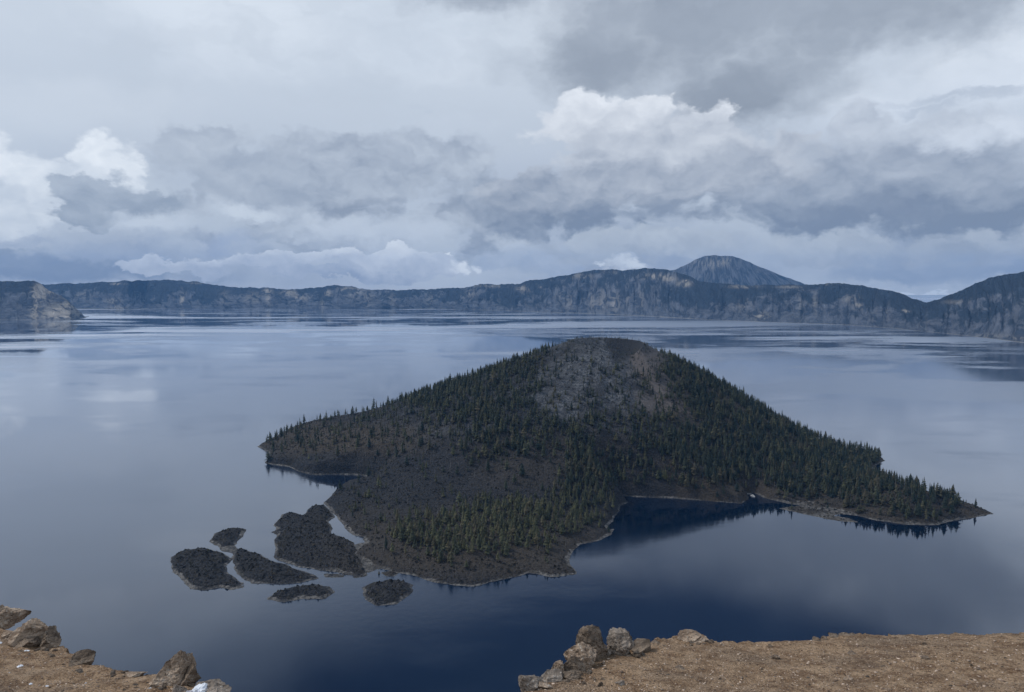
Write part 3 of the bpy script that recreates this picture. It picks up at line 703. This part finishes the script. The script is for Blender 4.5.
# largest in the photo and not hidden: size by distance
score = TH/np.hypot(TX, TY); score[TY > CC[1]] = 0
order = np.argsort(-score); ind = order[:n_ind]; rest = order[n_ind:]
mask_rest = np.ones(len(TX), bool); mask_rest[ind] = False
def area(p, q):
    if p > 840: return ('on the right-hand spit', 'conifers on the right spit')
    if p > 790: return ('between the sandbar and the right-hand spit', 'conifers behind the sandbar')
    if p > 735: return ('on the slope behind the small dock', 'conifers behind the dock')
    if p > 618: return ('on the slope above the dark blue bay', 'conifers above the blue bay')
    if q > 556: return ('on the bare dark shore at the bottom of the island', 'conifers near the bottom shore')
    if p < 400: return ('on the dark lava at the left of the lower forest', 'conifers on the left lava flow')
    if p > 560: return ('beside the pale shore at the left of the bay', 'conifers beside the pale bay shore')
    if p > 505: return ('in the right half of the lower front forest', 'conifers in the lower front forest')
    if p > 450: return ('in the middle of the lower front forest', 'conifers in the lower front forest')
    return ('in the left part of the lower front forest', 'conifers in the lower front forest')
q1, q2 = np.quantile(TH[ind], [.33, .66])
for i in ind:
    where, grp = area(PX[i], PY[i]); ti = int(np.clip(TINT[i]*4, 0, 3))
    size = 'shorter' if TH[i] < q1 else 'mid-height' if TH[i] < q2 else 'tallest'
    row = '' if 'lower front' not in where else (', upper rows' if PY[i] < 528 else ', lower rows')
    pine(TX[i], TY[i], TZ[i], TH[i], '%s %s conifer %s%s' % (size, ['dark green', 'green', 'olive green', 'yellowish olive'][ti], where, row), grp, int(i) % 8, ti, w=random.uniform(.85, 1.6))
def merge(name, geos, X, Y, Z, Hh, tint, tint2, mat, wid=1.0, **props):
    Vs, Fs, A, B = [], [], [], []; off = 0
    kk = rng.integers(0, len(geos), len(X)); ang = rng.uniform(0, 6.28, len(X))
    for g_i, (gv, gf) in enumerate(geos):
        s = np.where(kk == g_i)[0]
        if not len(s): continue
        c, sn = np.cos(ang[s])[:, None], np.sin(ang[s])[:, None]; h = Hh[s][:, None]; ww = h*wid*rng.uniform(.8, 1.7, (len(s), 1))
        vx = (gv[None, :, 0]*c-gv[None, :, 1]*sn)*ww+X[s][:, None]; vy = (gv[None, :, 0]*sn+gv[None, :, 1]*c)*ww+Y[s][:, None]
        vz = gv[None, :, 2]*h+Z[s][:, None]
        Vs.append(np.stack([vx, vy, vz], -1).reshape(-1, 3)); n = len(gv)
        Fs.append((gf[None]+(np.arange(len(s))*n)[:, None, None]+off).reshape(-1, 3)); off += n*len(s)
        A.append(np.repeat(tint[s], n)); B.append(np.repeat(tint2[s], n))
    me = mesh_np(name, np.vstack(Vs), np.vstack(Fs), mat, dict(tint=np.concatenate(A), tint2=np.concatenate(B)), smooth=False)
    return link(name, me, **props)
r_ = mask_rest
merge('forest', CON, TX[r_], TY[r_], TZ[r_], TH[r_], TINT[r_], TINT2[r_], M_NEED, kind='stuff', label='dense dark green conifer forest covering the cone and flats of the island', category='forest')
print('trees', len(TX), 'individual', len(ind))

# dead grey snags: individual standing trunks on the left lobe and lower slopes
def snag_density(px, py):
    return .32*G(px, py, 360, 434, 110, 16)+.05*G(px, py, 450, 455, 110, 25)+.05*G(px, py, 470, 530, 140, 45)+.035*G(px, py, 560, 400, 90, 60)+.06*(px > 640)
sel = (rng.random(tx.shape) < snag_density(jx, jy)*lim) & (tsd > 3) & (ty < CC[1]+80) & ~isn & (np.hypot(tx-CC[0], ty-CC[1]) > 115)
sx, sy_, sz_ = tx[sel], ty[sel], tz[sel]; sh_ = rng.uniform(6, 13, sx.shape)*np.where(rng.random(sx.shape) < .08, 1.3, 1)
o_ = np.argsort(-(sh_/np.hypot(sx, sy_))); top = o_[:280]; rs = o_[280:]
snag_me = []
for k in range(6):
    for t_ in (.2, .6, 1.0): snag_me.append(mesh_np('dead_tree', SNAG[k][0], SNAG[k][1], M_SNAG, dict(tint=np.full(len(SNAG[k][0]), t_)), smooth=False))
spx, spy = proj(sx, sy_, sz_)
for i in top:
    if spx[i] < 430 and spy[i] < 470: lab, grp = 'bare grey dead trunk standing on the left-hand lobe of the island', 'dead trunks on the left lobe'
    elif spy[i] < 465: lab, grp = 'bare grey dead trunk standing on the slope of the cone', 'dead trunks on the cone'
    elif spx[i] > 640: lab, grp = 'bare grey dead trunk among the conifers above the bay and spit', 'dead trunks on the right side'
    else: lab, grp = 'bare grey dead trunk standing among the lower lava and forest', 'dead trunks in the lower forest'
    lab = ('taller ' if sh_[i] > 10 else 'shorter ')+lab.replace('standing ', '')+(', near its top' if spy[i] < (424 if spx[i] < 430 and spy[i] < 470 else 395) else '')
    link('dead_tree', snag_me[int(rng.integers(0, 18))], loc=(sx[i], sy_[i], sz_[i]-.2), rot=(0, 0, rng.uniform(0, 6)), scale=(sh_[i],)*3, label=lab, category='dead tree', group=grp)
if len(rs):
    merge('dead_wood', SNAG, sx[rs], sy_[rs], sz_[rs], sh_[rs], rng.random(len(rs)), rng.random(len(rs)), M_SNAG, kind='stuff', label='bare grey dead trunks scattered over the far slopes of the island', category='dead trees')
print('snags', len(sx))

# low shrubs and rubble texture
def tuft(seed):
    r = random.Random(seed); V_ = []; F = []
    for k in range(6):
        a = r.random()*6.28; L = r.uniform(.35, .6); i = len(V_); h = r.uniform(.35, .9)
        V_ += [(math.cos(a-.7)*L, math.sin(a-.7)*L, -.1), (math.cos(a+.7)*L, math.sin(a+.7)*L, -.1), (math.cos(a)*L*.15+r.uniform(-.15, .15), math.sin(a)*L*.15, h)]
        F.append((i, i+1, i+2))
    return np.array(V_), np.array(F)
TUFT = [tuft(k) for k in range(6)]
ux, uy, uz = [], [], []
def scatter(gr, n, fy=True):
    xs, ys, Z, sd = gr
    x = rng.uniform(xs[0], xs[-2], n); y = rng.uniform(ys[0], ys[-2], n); z, s = hz(gr, x, y)
    p, q = proj(x, y, z)
    keep = (s > 4)
    if fy: keep &= (y < CC[1]+90) & (rng.random(n) < np.where(G(p, q, 600, 380, 70, 50) > .5, .22, .9))
    ux.append(x[keep]); uy.append(y[keep]); uz.append(z[keep])
scatter(grid_main, 42000)
for gr in igr: scatter(gr, int(gr[2].size*1.96*.05), False)
ux, uy, uz = map(np.concatenate, (ux, uy, uz))
merge('shrub_cover', TUFT, ux, uy, uz, rng.uniform(1.0, 3.4, len(ux))*rng.uniform(.6, 1, len(ux)), rng.random(len(ux)), rng.random(len(ux)), M_SHRUB, 1.3, kind='stuff',
      label='low dark shrubs and rubble covering the lava of the island and islets', category='shrubs')

# ------------------------------------------------------------------ mesh box helper + boat and dock
def boxes_me(name, items, mat, bev=.02):
    bm = bmesh.new()
    for (cx, cyy, cz, sx_, sy2, sz2, rz) in items:
        r = bmesh.ops.create_cube(bm, size=1); vs = r['verts']
        for v in vs:
            x, y = v.co.x*sx_, v.co.y*sy2
            v.co = Vector((cx+x*math.cos(rz)-y*math.sin(rz), cyy+x*math.sin(rz)+y*math.cos(rz), cz+v.co.z*sz2))
    if bev: bmesh.ops.bevel(bm, geom=bm.edges[:], offset=bev, segments=1, affect='EDGES')
    me = bpy.data.meshes.new(name); bm.to_mesh(me); bm.free(); me.materials.append(mat); return me
def boat():
    M_WH = mat_plain('white_hull_paint', (.8, .8, .8), .35, .05); M_GL = mat_plain('dark_glass', (.03, .04, .05), .1, .1)
    x, y = unproj(752.8, 496.3)
    e = link('motor_boat', None, loc=(x, y, 0), rot=(0, 0, math.radians(-62)), label='small white motor boat moored at the end of the dock in the bay', category='boat')
    bm = bmesh.new(); secs = []
    for i in range(9):
        t = i/8; xx = -4.2+8.6*t; w = 1.45*(1-max(0, (t-.45)/.55)**2.2); w = max(w, .04); dk = 1.0+.45*t*t; kz = -.35+.5*max(0, t-.6)
        secs.append([bm.verts.new(c) for c in ((xx, -w, dk), (xx, -w*.82, .1+kz*.2), (xx, 0, kz), (xx, w*.82, .1+kz*.2), (xx, w, dk))])
    for a, b_ in zip(secs, secs[1:]):
        for k in range(4): bm.faces.new((a[k], b_[k], b_[k+1], a[k+1]))
        bm.faces.new((a[4], b_[4], b_[0], a[0]))
    bm.faces.new(secs[0])
    bmesh.ops.recalc_face_normals(bm, faces=bm.faces[:])
    me = bpy.data.meshes.new('hull'); bm.to_mesh(me); bm.free(); me.materials.append(M_WH); link('hull', me, e)
    link('cabin', boxes_me('cabin', [(.2, 0, 1.55, 2.8, 1.9, 1.0, 0)], M_WH, .12), e)
    link('roof', boxes_me('roof', [(.1, 0, 2.13, 3.4, 2.2, .1, 0)], M_WH, .04), e)
    link('window', boxes_me('window', [(.2, -.955, 1.72, 2.2, .03, .42, 0)], M_GL, 0), e)
    link('window', boxes_me('window', [(.2, .955, 1.72, 2.2, .03, .42, 0)], M_GL, 0), e)
    link('windscreen', boxes_me('windscreen', [(1.615, 0, 1.72, .03, 1.5, .42, 0)], M_GL, 0), e)
    M_W = mat_plain('grey_planks', (.45, .43, .40), .8, .2)
    a = unproj(747, 494.2); b_ = unproj(751.5, 494.4); L = math.hypot(b_[0]-a[0], b_[1]-a[1]); rz = math.atan2(b_[1]-a[1], b_[0]-a[0])
    d = link('dock', None, loc=(a[0], a[1], 0), rot=(0, 0, rz), label='pale narrow boat dock reaching from the shore to the white boat', category='dock')
    link('deck', boxes_me('deck', [(i*.5+.25, 0, .8, .46, 2.0, .12, 0) for i in range(int(L/.5)+1)], M_W, .01), d)
    for i in range(4):
        for s in (-1, 1): link('post', boxes_me('post', [(1+i*L/4, s*1.1, .2, .22, .22, 2.2, 0)], M_W, .02), d)
boat()

# ------------------------------------------------------------------ foreground slope
def ground_plane(y): return CAMZ-1.7-.30*y
def on_ground(px_, py_, it=8):
    """where a sight line meets the foreground slope"""
    u = (px_-512)/FOC; v = (346-py_)/FOC; dy, dz = CP+v*SP, -SP+v*CP
    t = 1.7/(-dz-.30*dy); return u*t, dy*t
edge_px = [(-420, 575), (-200, 596), (-60, 618), (0, 629), (20, 633), (45, 638), (66, 650), (80, 655), (90, 663), (115, 668), (150, 672), (185, 680), (225, 690), (260, 700), (320, 745), (385, 775), (450, 745), (505, 700), (530, 688), (555, 674), (585, 662), (605, 654),
           (640, 645), (665, 641), (680, 638), (690, 635.5), (705, 638), (720, 640.5), (745, 640), (800, 640), (822, 637), (840, 634.5), (900, 634), (960, 632.5), (1024, 630.5), (1100, 628), (1300, 622), (1500, 618)]
EG = np.array([on_ground(*p) for p in edge_px])
def fore():
    def axis(lo, hi, st, mn, mx, ratio):
        a = list(np.arange(lo, hi, st)); s = st; x = a[-1]
        while x < mx: s *= ratio; x += s; a.append(x)
        s = st; x = a[0]; pre = []
        while x > mn: s *= ratio; x -= s; pre.append(x)
        return np.array(pre[::-1]+a)
    xs = axis(-8.5, 9.5, .036, -1500, 1500, 1.10); ys = axis(4.2, 12.2, .036, -150, 460, 1.09)
    X, Y = np.meshgrid(xs, ys, indexing='ij')
    a = np.arctan2(X, np.maximum(Y, .2)); ea = np.arctan2(EG[:, 0], EG[:, 1]); er = np.hypot(EG[:, 0], EG[:, 1])
    o = np.argsort(ea); R = np.interp(a, ea[o], er[o]); r = np.hypot(X, Y)
    over = np.where(Y > .2, r-R, -5) + fbm(X/.5, Y/.5, 5, .62, 6)*.55*sstep(20, 10, r)
    Z = ground_plane(Y)
    Z = np.where(Y < 0, CAMZ-1.7-.12*Y*0+np.minimum(-Y*.03, 3), Z)
    Z = Z+fbm(X/2.2, Y/2.2, 4, .5, 2)*.16*sstep(1, 4, Y)+fbm(X/.33, Y/.33, 5, .58, 9)*.075+fbm(X/.07, Y/.07, 3, .6, 12)*.022
    od = np.maximum(over, 0)
    Z = Z+.30*np.where(over > 0, Y-(Y*R/np.maximum(r, .1)), 0)
    Z = Z-np.minimum(od*1.3, 6+od*.92)-.25*sstep(0, .35, od)-fbm(X/30, Y/30, 5, .5, 19)*np.minimum(od, 40)*.35
    Z = np.maximum(Z, -8+0*Z)
    me = mesh_np('foreground_slope', np.stack([X, Y, Z], -1).reshape(-1, 3), grid_faces(len(xs), len(ys)), M_SOIL)
    link('foreground_slope', me, kind='structure')
    return xs, ys, Z
FX, FY, FZ = fore()
def fz(x, y):
    i = int(np.clip(np.searchsorted(FX, x), 0, len(FX)-1)); j = int(np.clip(np.searchsorted(FY, y), 0, len(FY)-1)); return float(FZ[i, j])

def rock_me(name, dims, seed, mat, sub=4, cuts=14, rough=.10, crack=.05, peak=.25):
    r = np.random.default_rng(seed)
    bm = bmesh.new(); bmesh.ops.create_icosphere(bm, subdivisions=sub, radius=1)
    V_ = np.array([v.co[:] for v in bm.verts])
    for k in range(cuts):
        n = r.normal(size=3); n[2] *= .7; n /= np.linalg.norm(n); c = r.uniform(.34, .78); d = V_@n
        V_ = V_-np.outer(np.maximum(d-c, 0)*.985, n)
    tp = np.clip((V_[:, 2]+.3)/1.1, 0, 1); lean = r.uniform(-.25, .25)
    V_[:, 0] = V_[:, 0]*(1-peak*tp)+lean*tp*peak*2; V_[:, 1] *= (1-peak*.5*tp)
    V_ = V_/np.ptp(V_, axis=0)*np.array(dims)
    V_ -= (V_.max(0)+V_.min(0))/2
    L = float(np.mean(dims)); off = Vector((seed*3.1, seed*1.7, 0)); fine = sub >= 4
    for v, c in zip(bm.verts, V_):
        p = Vector(c); nrm = p.normalized()
        a = mnoise.fractal(p/(L*.42)+off, .9, 2.1, 5)*rough*L*.5
        if fine:
            q = Vector((p.x, p.y, p.z*2.2))
            a += mnoise.fractal(p/(L*.10)+off, .7, 2.0, 4)*crack*L*.8
            a -= max(0, .16-abs(mnoise.noise(q/(L*.30)+off)))*L*.22
            cv = mnoise.voronoi(p/(L*.22)+off)[0]; a += (cv[1]-cv[0])*L*.03
        v.co = p+nrm*a
    me = bpy.data.meshes.new(name); bm.to_mesh(me); bm.free(); me.materials.append(mat)
    return me
def rock(px_, py_, wpx, hpx, label, mat, seed, depth=None, sub=4, rz=0, tilt=0, cat='rock', name='boulder', sink=.22, grp=None, dscale=.9, parts=None, **kw):
    """rock whose foot stands on the slope where the photo shows it; size in metres from its distance"""
    x, y = on_ground(px_, py_)
    if depth: x, y = at_depth(px_, py_, depth)[0], depth
    zg = ground_plane(y) if not depth else at_depth(px_, py_, y)[1]
    sc = (y*CP-(zg-CAMZ)*SP)/FOC
    w, h = wpx*sc, hpx*sc*1.10
    me = rock_me(name, (w, w*dscale, h), seed, mat, sub, **kw)
    z = fz(x, y) if not depth else zg
    pr = dict(label=label, category=cat)
    if grp: pr['group'] = grp
    return link(name, me, loc=(x, y, z+h*(.5-sink)), rot=(0, tilt, rz), **pr)
R_ = rock
# right outcrop
R_(592, 661, 34, 37, 'tall rounded dark boulder at the top of the right-hand outcrop', M_ROCK_D, 3, sub=5, tilt=.08, cuts=14, peak=.15)
R_(621, 657, 30, 29, 'pointed grey ribbed boulder just right of the tall dark one', M_ROCK_G, 8, sub=5, tilt=-.10, cuts=18, peak=.75)
R_(583, 668, 36, 28, 'broad brown boulder leaning below the tall dark one on the outcrop', M_ROCK_T, 12, sub=5, rz=.5)
R_(571, 675, 28, 22, 'rough dark boulder low on the left flank of the right-hand outcrop', M_ROCK_D, 15, rz=.9)
R_(559, 676, 17, 18, 'small upright tan rock on the left flank of the right-hand outcrop', M_ROCK_T, 17, tilt=.3)
R_(552, 682, 22, 10, 'low flat pale rock below the upright tan rock', M_ROCK_G, 19)
R_(570, 681, 20, 10, 'low dark rubble rock at the foot of the right-hand outcrop', M_ROCK_D, 23)
R_(530, 690, 24, 20, 'angular grey rock at the lowest left end of the right-hand outcrop', M_ROCK_G, 29, rz=.4)
R_(543, 690, 20, 10, 'small tan rock right of the lowest angular grey rock', M_ROCK_T, 31)
R_(605, 659, 14, 12, 'small pale grey slab wedged between the two tall boulders', M_ROCK_G, 37, tilt=.7)
R_(640, 653, 24, 10, 'low dark shrubby rock right of the pointed grey boulder', M_ROCK_D, 41)
R_(690, 640, 26, 11, 'low tan rock outcrop rising from the middle of the right ridge line', M_ROCK_T, 43, sub=5)
R_(699, 641, 20, 7, 'flat tan rock on the right side of the ridge line outcrop', M_ROCK_T, 44)
R_(655, 643, 14, 5, 'flat dark stone on the ridge line left of the tan outcrop', M_ROCK_D, 47)
for k, (a, b_, w, h) in enumerate([(817, 639, 9, 4), (824, 638, 8, 4), (833, 636, 10, 4), (844, 634.5, 10, 4), (852, 634.5, 7, 3)]):
    R_(a, b_, w, h, 'small dark stone in the row along the ridge line on the right', M_ROCK_D, 50+k, sub=3, name='stone', grp='dark stones along the ridge line')
R_(775, 656, 11, 6.5, 'dark angular block lying alone on the slope below the ridge line', M_ROCK_D, 60)
R_(852, 653, 9, 3, 'flat dark stone on the slope right of the angular block', M_ROCK_D, 61, sub=3, name='stone')
R_(680, 668, 9, 3, 'long flat dark stone on the slope below the tan outcrop', M_ROCK_D, 62, sub=3, name='stone')
R_(701, 670, 5, 3.5, 'small dark stone right of the long flat one', M_ROCK_D, 63, sub=3, name='stone')
R_(849, 676, 11, 4, 'pale brown stone with dark hollow low on the right slope', M_ROCK_T, 64, sub=3, name='stone')
R_(620, 687, 10, 4.5, 'pale flat stone at the bottom edge below the outcrop', M_ROCK_G, 97, sub=4, name='stone')
R_(925, 658, 8, 3, 'flat dark stone far right on the slope', M_ROCK_D, 66, sub=3, name='stone')
R_(979, 672, 6, 3, 'small dark stone near the right edge of the slope', M_ROCK_D, 67, sub=3, name='stone')
# left outcrops
R_(-2, 623, 38, 19, 'tan rock ledge jutting out at the left edge of the photo', M_ROCK_T, 70, depth=13.5, sub=5, dscale=1.2, sink=.3)
R_(35, 645, 42, 27, 'jagged tan and dark boulder on the left shoulder', M_ROCK_T, 71, sub=5, cuts=14)
R_(50, 646, 24, 20, 'dark cracked boulder face on the right side of the jagged boulder', M_ROCK_D, 72, sub=5)
R_(24, 648, 26, 10, 'low dark rock in front of the jagged left boulder', M_ROCK_D, 73)
R_(7, 638, 12, 7, 'small brown rock beside the ledge at the left edge', M_ROCK_T, 74)
R_(74, 652, 16, 6, 'flat pale slab resting on the left slope edge', M_ROCK_G, 75)
R_(80, 665, 28, 17, 'dark hollow faced boulder at the corner of the left slope', M_ROCK_D, 76, sub=5)
R_(134, 674, 22, 8, 'low tan rocks on the edge left of the tall peaked boulder', M_ROCK_T, 77)
R_(172, 682, 38, 35, 'tall peaked tan boulder on the left slope edge', M_ROCK_T, 178, sub=5, cuts=18, tilt=-.06, peak=.7)
R_(188, 683, 24, 26, 'dark brown rock leaning on the right side of the peaked boulder', M_ROCK_D, 79, sub=5, tilt=.2)
R_(160, 685, 22, 16, 'small tan rock at the foot of the peaked boulder', M_ROCK_T, 80)
R_(213, 690, 38, 13, 'low mottled grey rock right of the peaked boulder', M_ROCK_G, 81, sub=5)
R_(240, 697, 22, 8, 'last low grey rock at the right end of the left outcrop', M_ROCK_G, 82)
R_(180, 690, 16, 9, 'rounded pale rock in front of the peaked boulder', M_ROCK_G, 83)
# snow scraps
def snow(px_, py_, w, h, label, seed, grp=None):
    x, y = on_ground(px_, py_); d = math.hypot(x, y); sc = d/FOC
    me = rock_me('snow_patch', (w*sc*1.1, w*sc*.8, h*sc*.75), seed, M_SNOW, 4, cuts=9, rough=.5, crack=.16, peak=.5)
    pr = dict(label=label, category='snow')
    if grp: pr['group'] = grp
    link('snow_patch', me, loc=(x, y, fz(x, y)+h*sc*.22), rot=(0, 0, seed), **pr)
snow(197, 693, 22, 13, 'white snow patch tucked below the peaked left boulder', 1)
snow(5, 627, 24, 3, 'thin strip of snow at the left edge under the ledge', 2)
snow(171, 676, 6, 3, 'tiny snow scrap at the front face of the peaked boulder', 3)
snow(177, 680, 5, 4, 'second tiny snow scrap lower on the peaked boulder', 4)
snow(21, 668, 5, 3, 'small snow scrap on the middle of the left slope', 5)
snow(26, 653, 5, 1.8, 'thin snow scrap on the left slope below the dark rocks', 6)
for k, (a, b_) in enumerate([(0, 647), (62, 678), (31, 683), (86, 684), (47, 684), (9, 677), (150, 690)]):
    snow(a, b_, 3.2, 1.8, 'tiny white snow fleck scattered on the brown left slope', 10+k, 'tiny snow flecks on the left slope')
# loose stones lying on the slope
stone_me = [rock_me('stone', (1, .8, .55), 400+k, [M_ROCK_D, M_ROCK_T, M_ROCK_G][k % 3], 3, 9) for k in range(9)]
def zone(a, b_):
    if a < 300: return 'on the left slope near the photo edge' if a < 60 else 'on the left slope before the corner boulder' if a < 110 else 'on the left slope beside the peaked boulder'
    w = 'by the right-hand outcrop' if a < 650 else 'below the tan ridge outcrop' if a < 740 else 'near the lone angular block' if a < 810 else 'below the ridge line stones' if a < 880 else 'towards the right photo edge' if a < 960 else 'in the far right corner'
    return w+(', close to the drop' if b_ < 655 else ', mid slope' if b_ < 675 else ', close to the camera')
cnt = 0
while cnt < 230:
    right = random.random() < .75
    a = random.uniform(545, 1060) if right else random.uniform(-30, 170); b_ = random.uniform(642, 720)
    ey = np.interp(a, *zip(*edge_px))
    if b_ < ey+2: continue
    x, y = on_ground(a, b_); s = random.choice((.018, .022, .03, .03, .045))*random.uniform(.7, 1.3)
    k = random.randrange(9)
    kind = ['dark', 'tan', 'pale grey'][k % 3]; side = 'right' if right else 'left'
    link('stone', stone_me[k], loc=(x, y, fz(x, y)+s*.1), rot=(random.uniform(-.3, .3), random.uniform(-.3, .3), random.uniform(0, 6.3)), scale=(s, s, s),
         label='%s %s loose stone lying %s' % ('tiny' if s < .025 else 'small' if s < .035 else 'larger', kind, zone(a, b_)), category='stone', group='loose %s stones on the %s slope' % (kind, side))
    cnt += 1
for (cx, cyy, sx2, sy2, n, wh) in [(575, 676, 26, 9, 26, 'at the foot of the right-hand outcrop'), (632, 656, 14, 4, 8, 'beside the pointed grey boulder'), (693, 643, 16, 3, 10, 'around the tan ridge outcrop'), (170, 686, 26, 5, 16, 'around the peaked left boulder'), (45, 650, 24, 5, 14, 'below the jagged left boulder'), (120, 673, 24, 2.5, 10, 'along the low edge of the left slope')]:
    for q in range(n):
        a, b_ = random.gauss(cx, sx2*.6), random.gauss(cyy, sy2*.6); ey = np.interp(a, *zip(*edge_px))
        if b_ < ey+1: b_ = ey+1+random.random()*2
        x, y = on_ground(a, b_); s = random.uniform(.03, .085); k = random.randrange(9); kind = ['dark', 'tan', 'pale grey'][k % 3]
        link('stone', stone_me[k], loc=(x, y, fz(x, y)+s*.12), rot=(random.uniform(-.5, .5), random.uniform(-.5, .5), random.uniform(0, 6.3)), scale=(s, s*random.uniform(.7, 1.2), s*random.uniform(.8, 1.5)),
             label='broken %s fragment of rock %s' % (kind, wh), category='stone', group='rubble '+wh)
# gravel too small to count
def gravel():
    n = 30000; a = rng.uniform(-60, 1080, n); b_ = rng.uniform(630, 730, n); ey = np.interp(a, *zip(*edge_px)); k = b_ > ey+.5; a, b_ = a[k], b_[k]
    pts = np.array([on_ground(p, q) for p, q in zip(a, b_)]); z = np.array([fz(*p) for p in pts])
    r = random.Random(3); geos = []
    for s in range(5):
        t_ = np.array([(1, 0, 0), (-1, 0, 0), (0, .8, 0), (0, -.8, 0), (0, 0, .7), (0, 0, -.6)], float)*.5+np.array([[r.uniform(-.18, .18) for _ in range(3)] for _ in range(6)])
        geos.append((t_, np.array([(0, 2, 4), (2, 1, 4), (1, 3, 4), (3, 0, 4), (2, 0, 5), (1, 2, 5), (3, 1, 5), (0, 3, 5)])))
    m, t, b = new_mat('gravel'); t.put(b.inputs['Base Color'], t.mix(attr(t, 'tint'), (.10, .066, .048), (.66, .52, .41)))
    merge('gravel', geos, pts[:, 0], pts[:, 1], z, rng.uniform(.008, .020, len(pts))*np.where(rng.random(len(pts)) < .12, 1.8, 1), rng.random(len(pts)), rng.random(len(pts)), m, kind='stuff', label='fine brown gravel strewn over the near slope', category='gravel')
gravel()

# ------------------------------------------------------------------ haze
HAZE = 2.7e-5
me = boxes_me('haze', [(0, 5900, 375, 26000, 16200, 875, 0)], None, 0)
m = bpy.data.materials.new('haze_air'); m.use_nodes = True; t = NT(m.node_tree)
pv = t.n('ShaderNodeVolumePrincipled'); pv.inputs['Color'].default_value = (.20, .50, 1.0, 1); pv.inputs['Density'].default_value = HAZE; pv.inputs['Anisotropy'].default_value = 0
o = t.n('ShaderNodeOutputMaterial'); t.t.links.new(pv.outputs[0], o.inputs['Volume'])
me.materials.clear(); me.materials.append(m)
link('haze', me, kind='stuff', label='thin blue haze over the lake', category='haze')
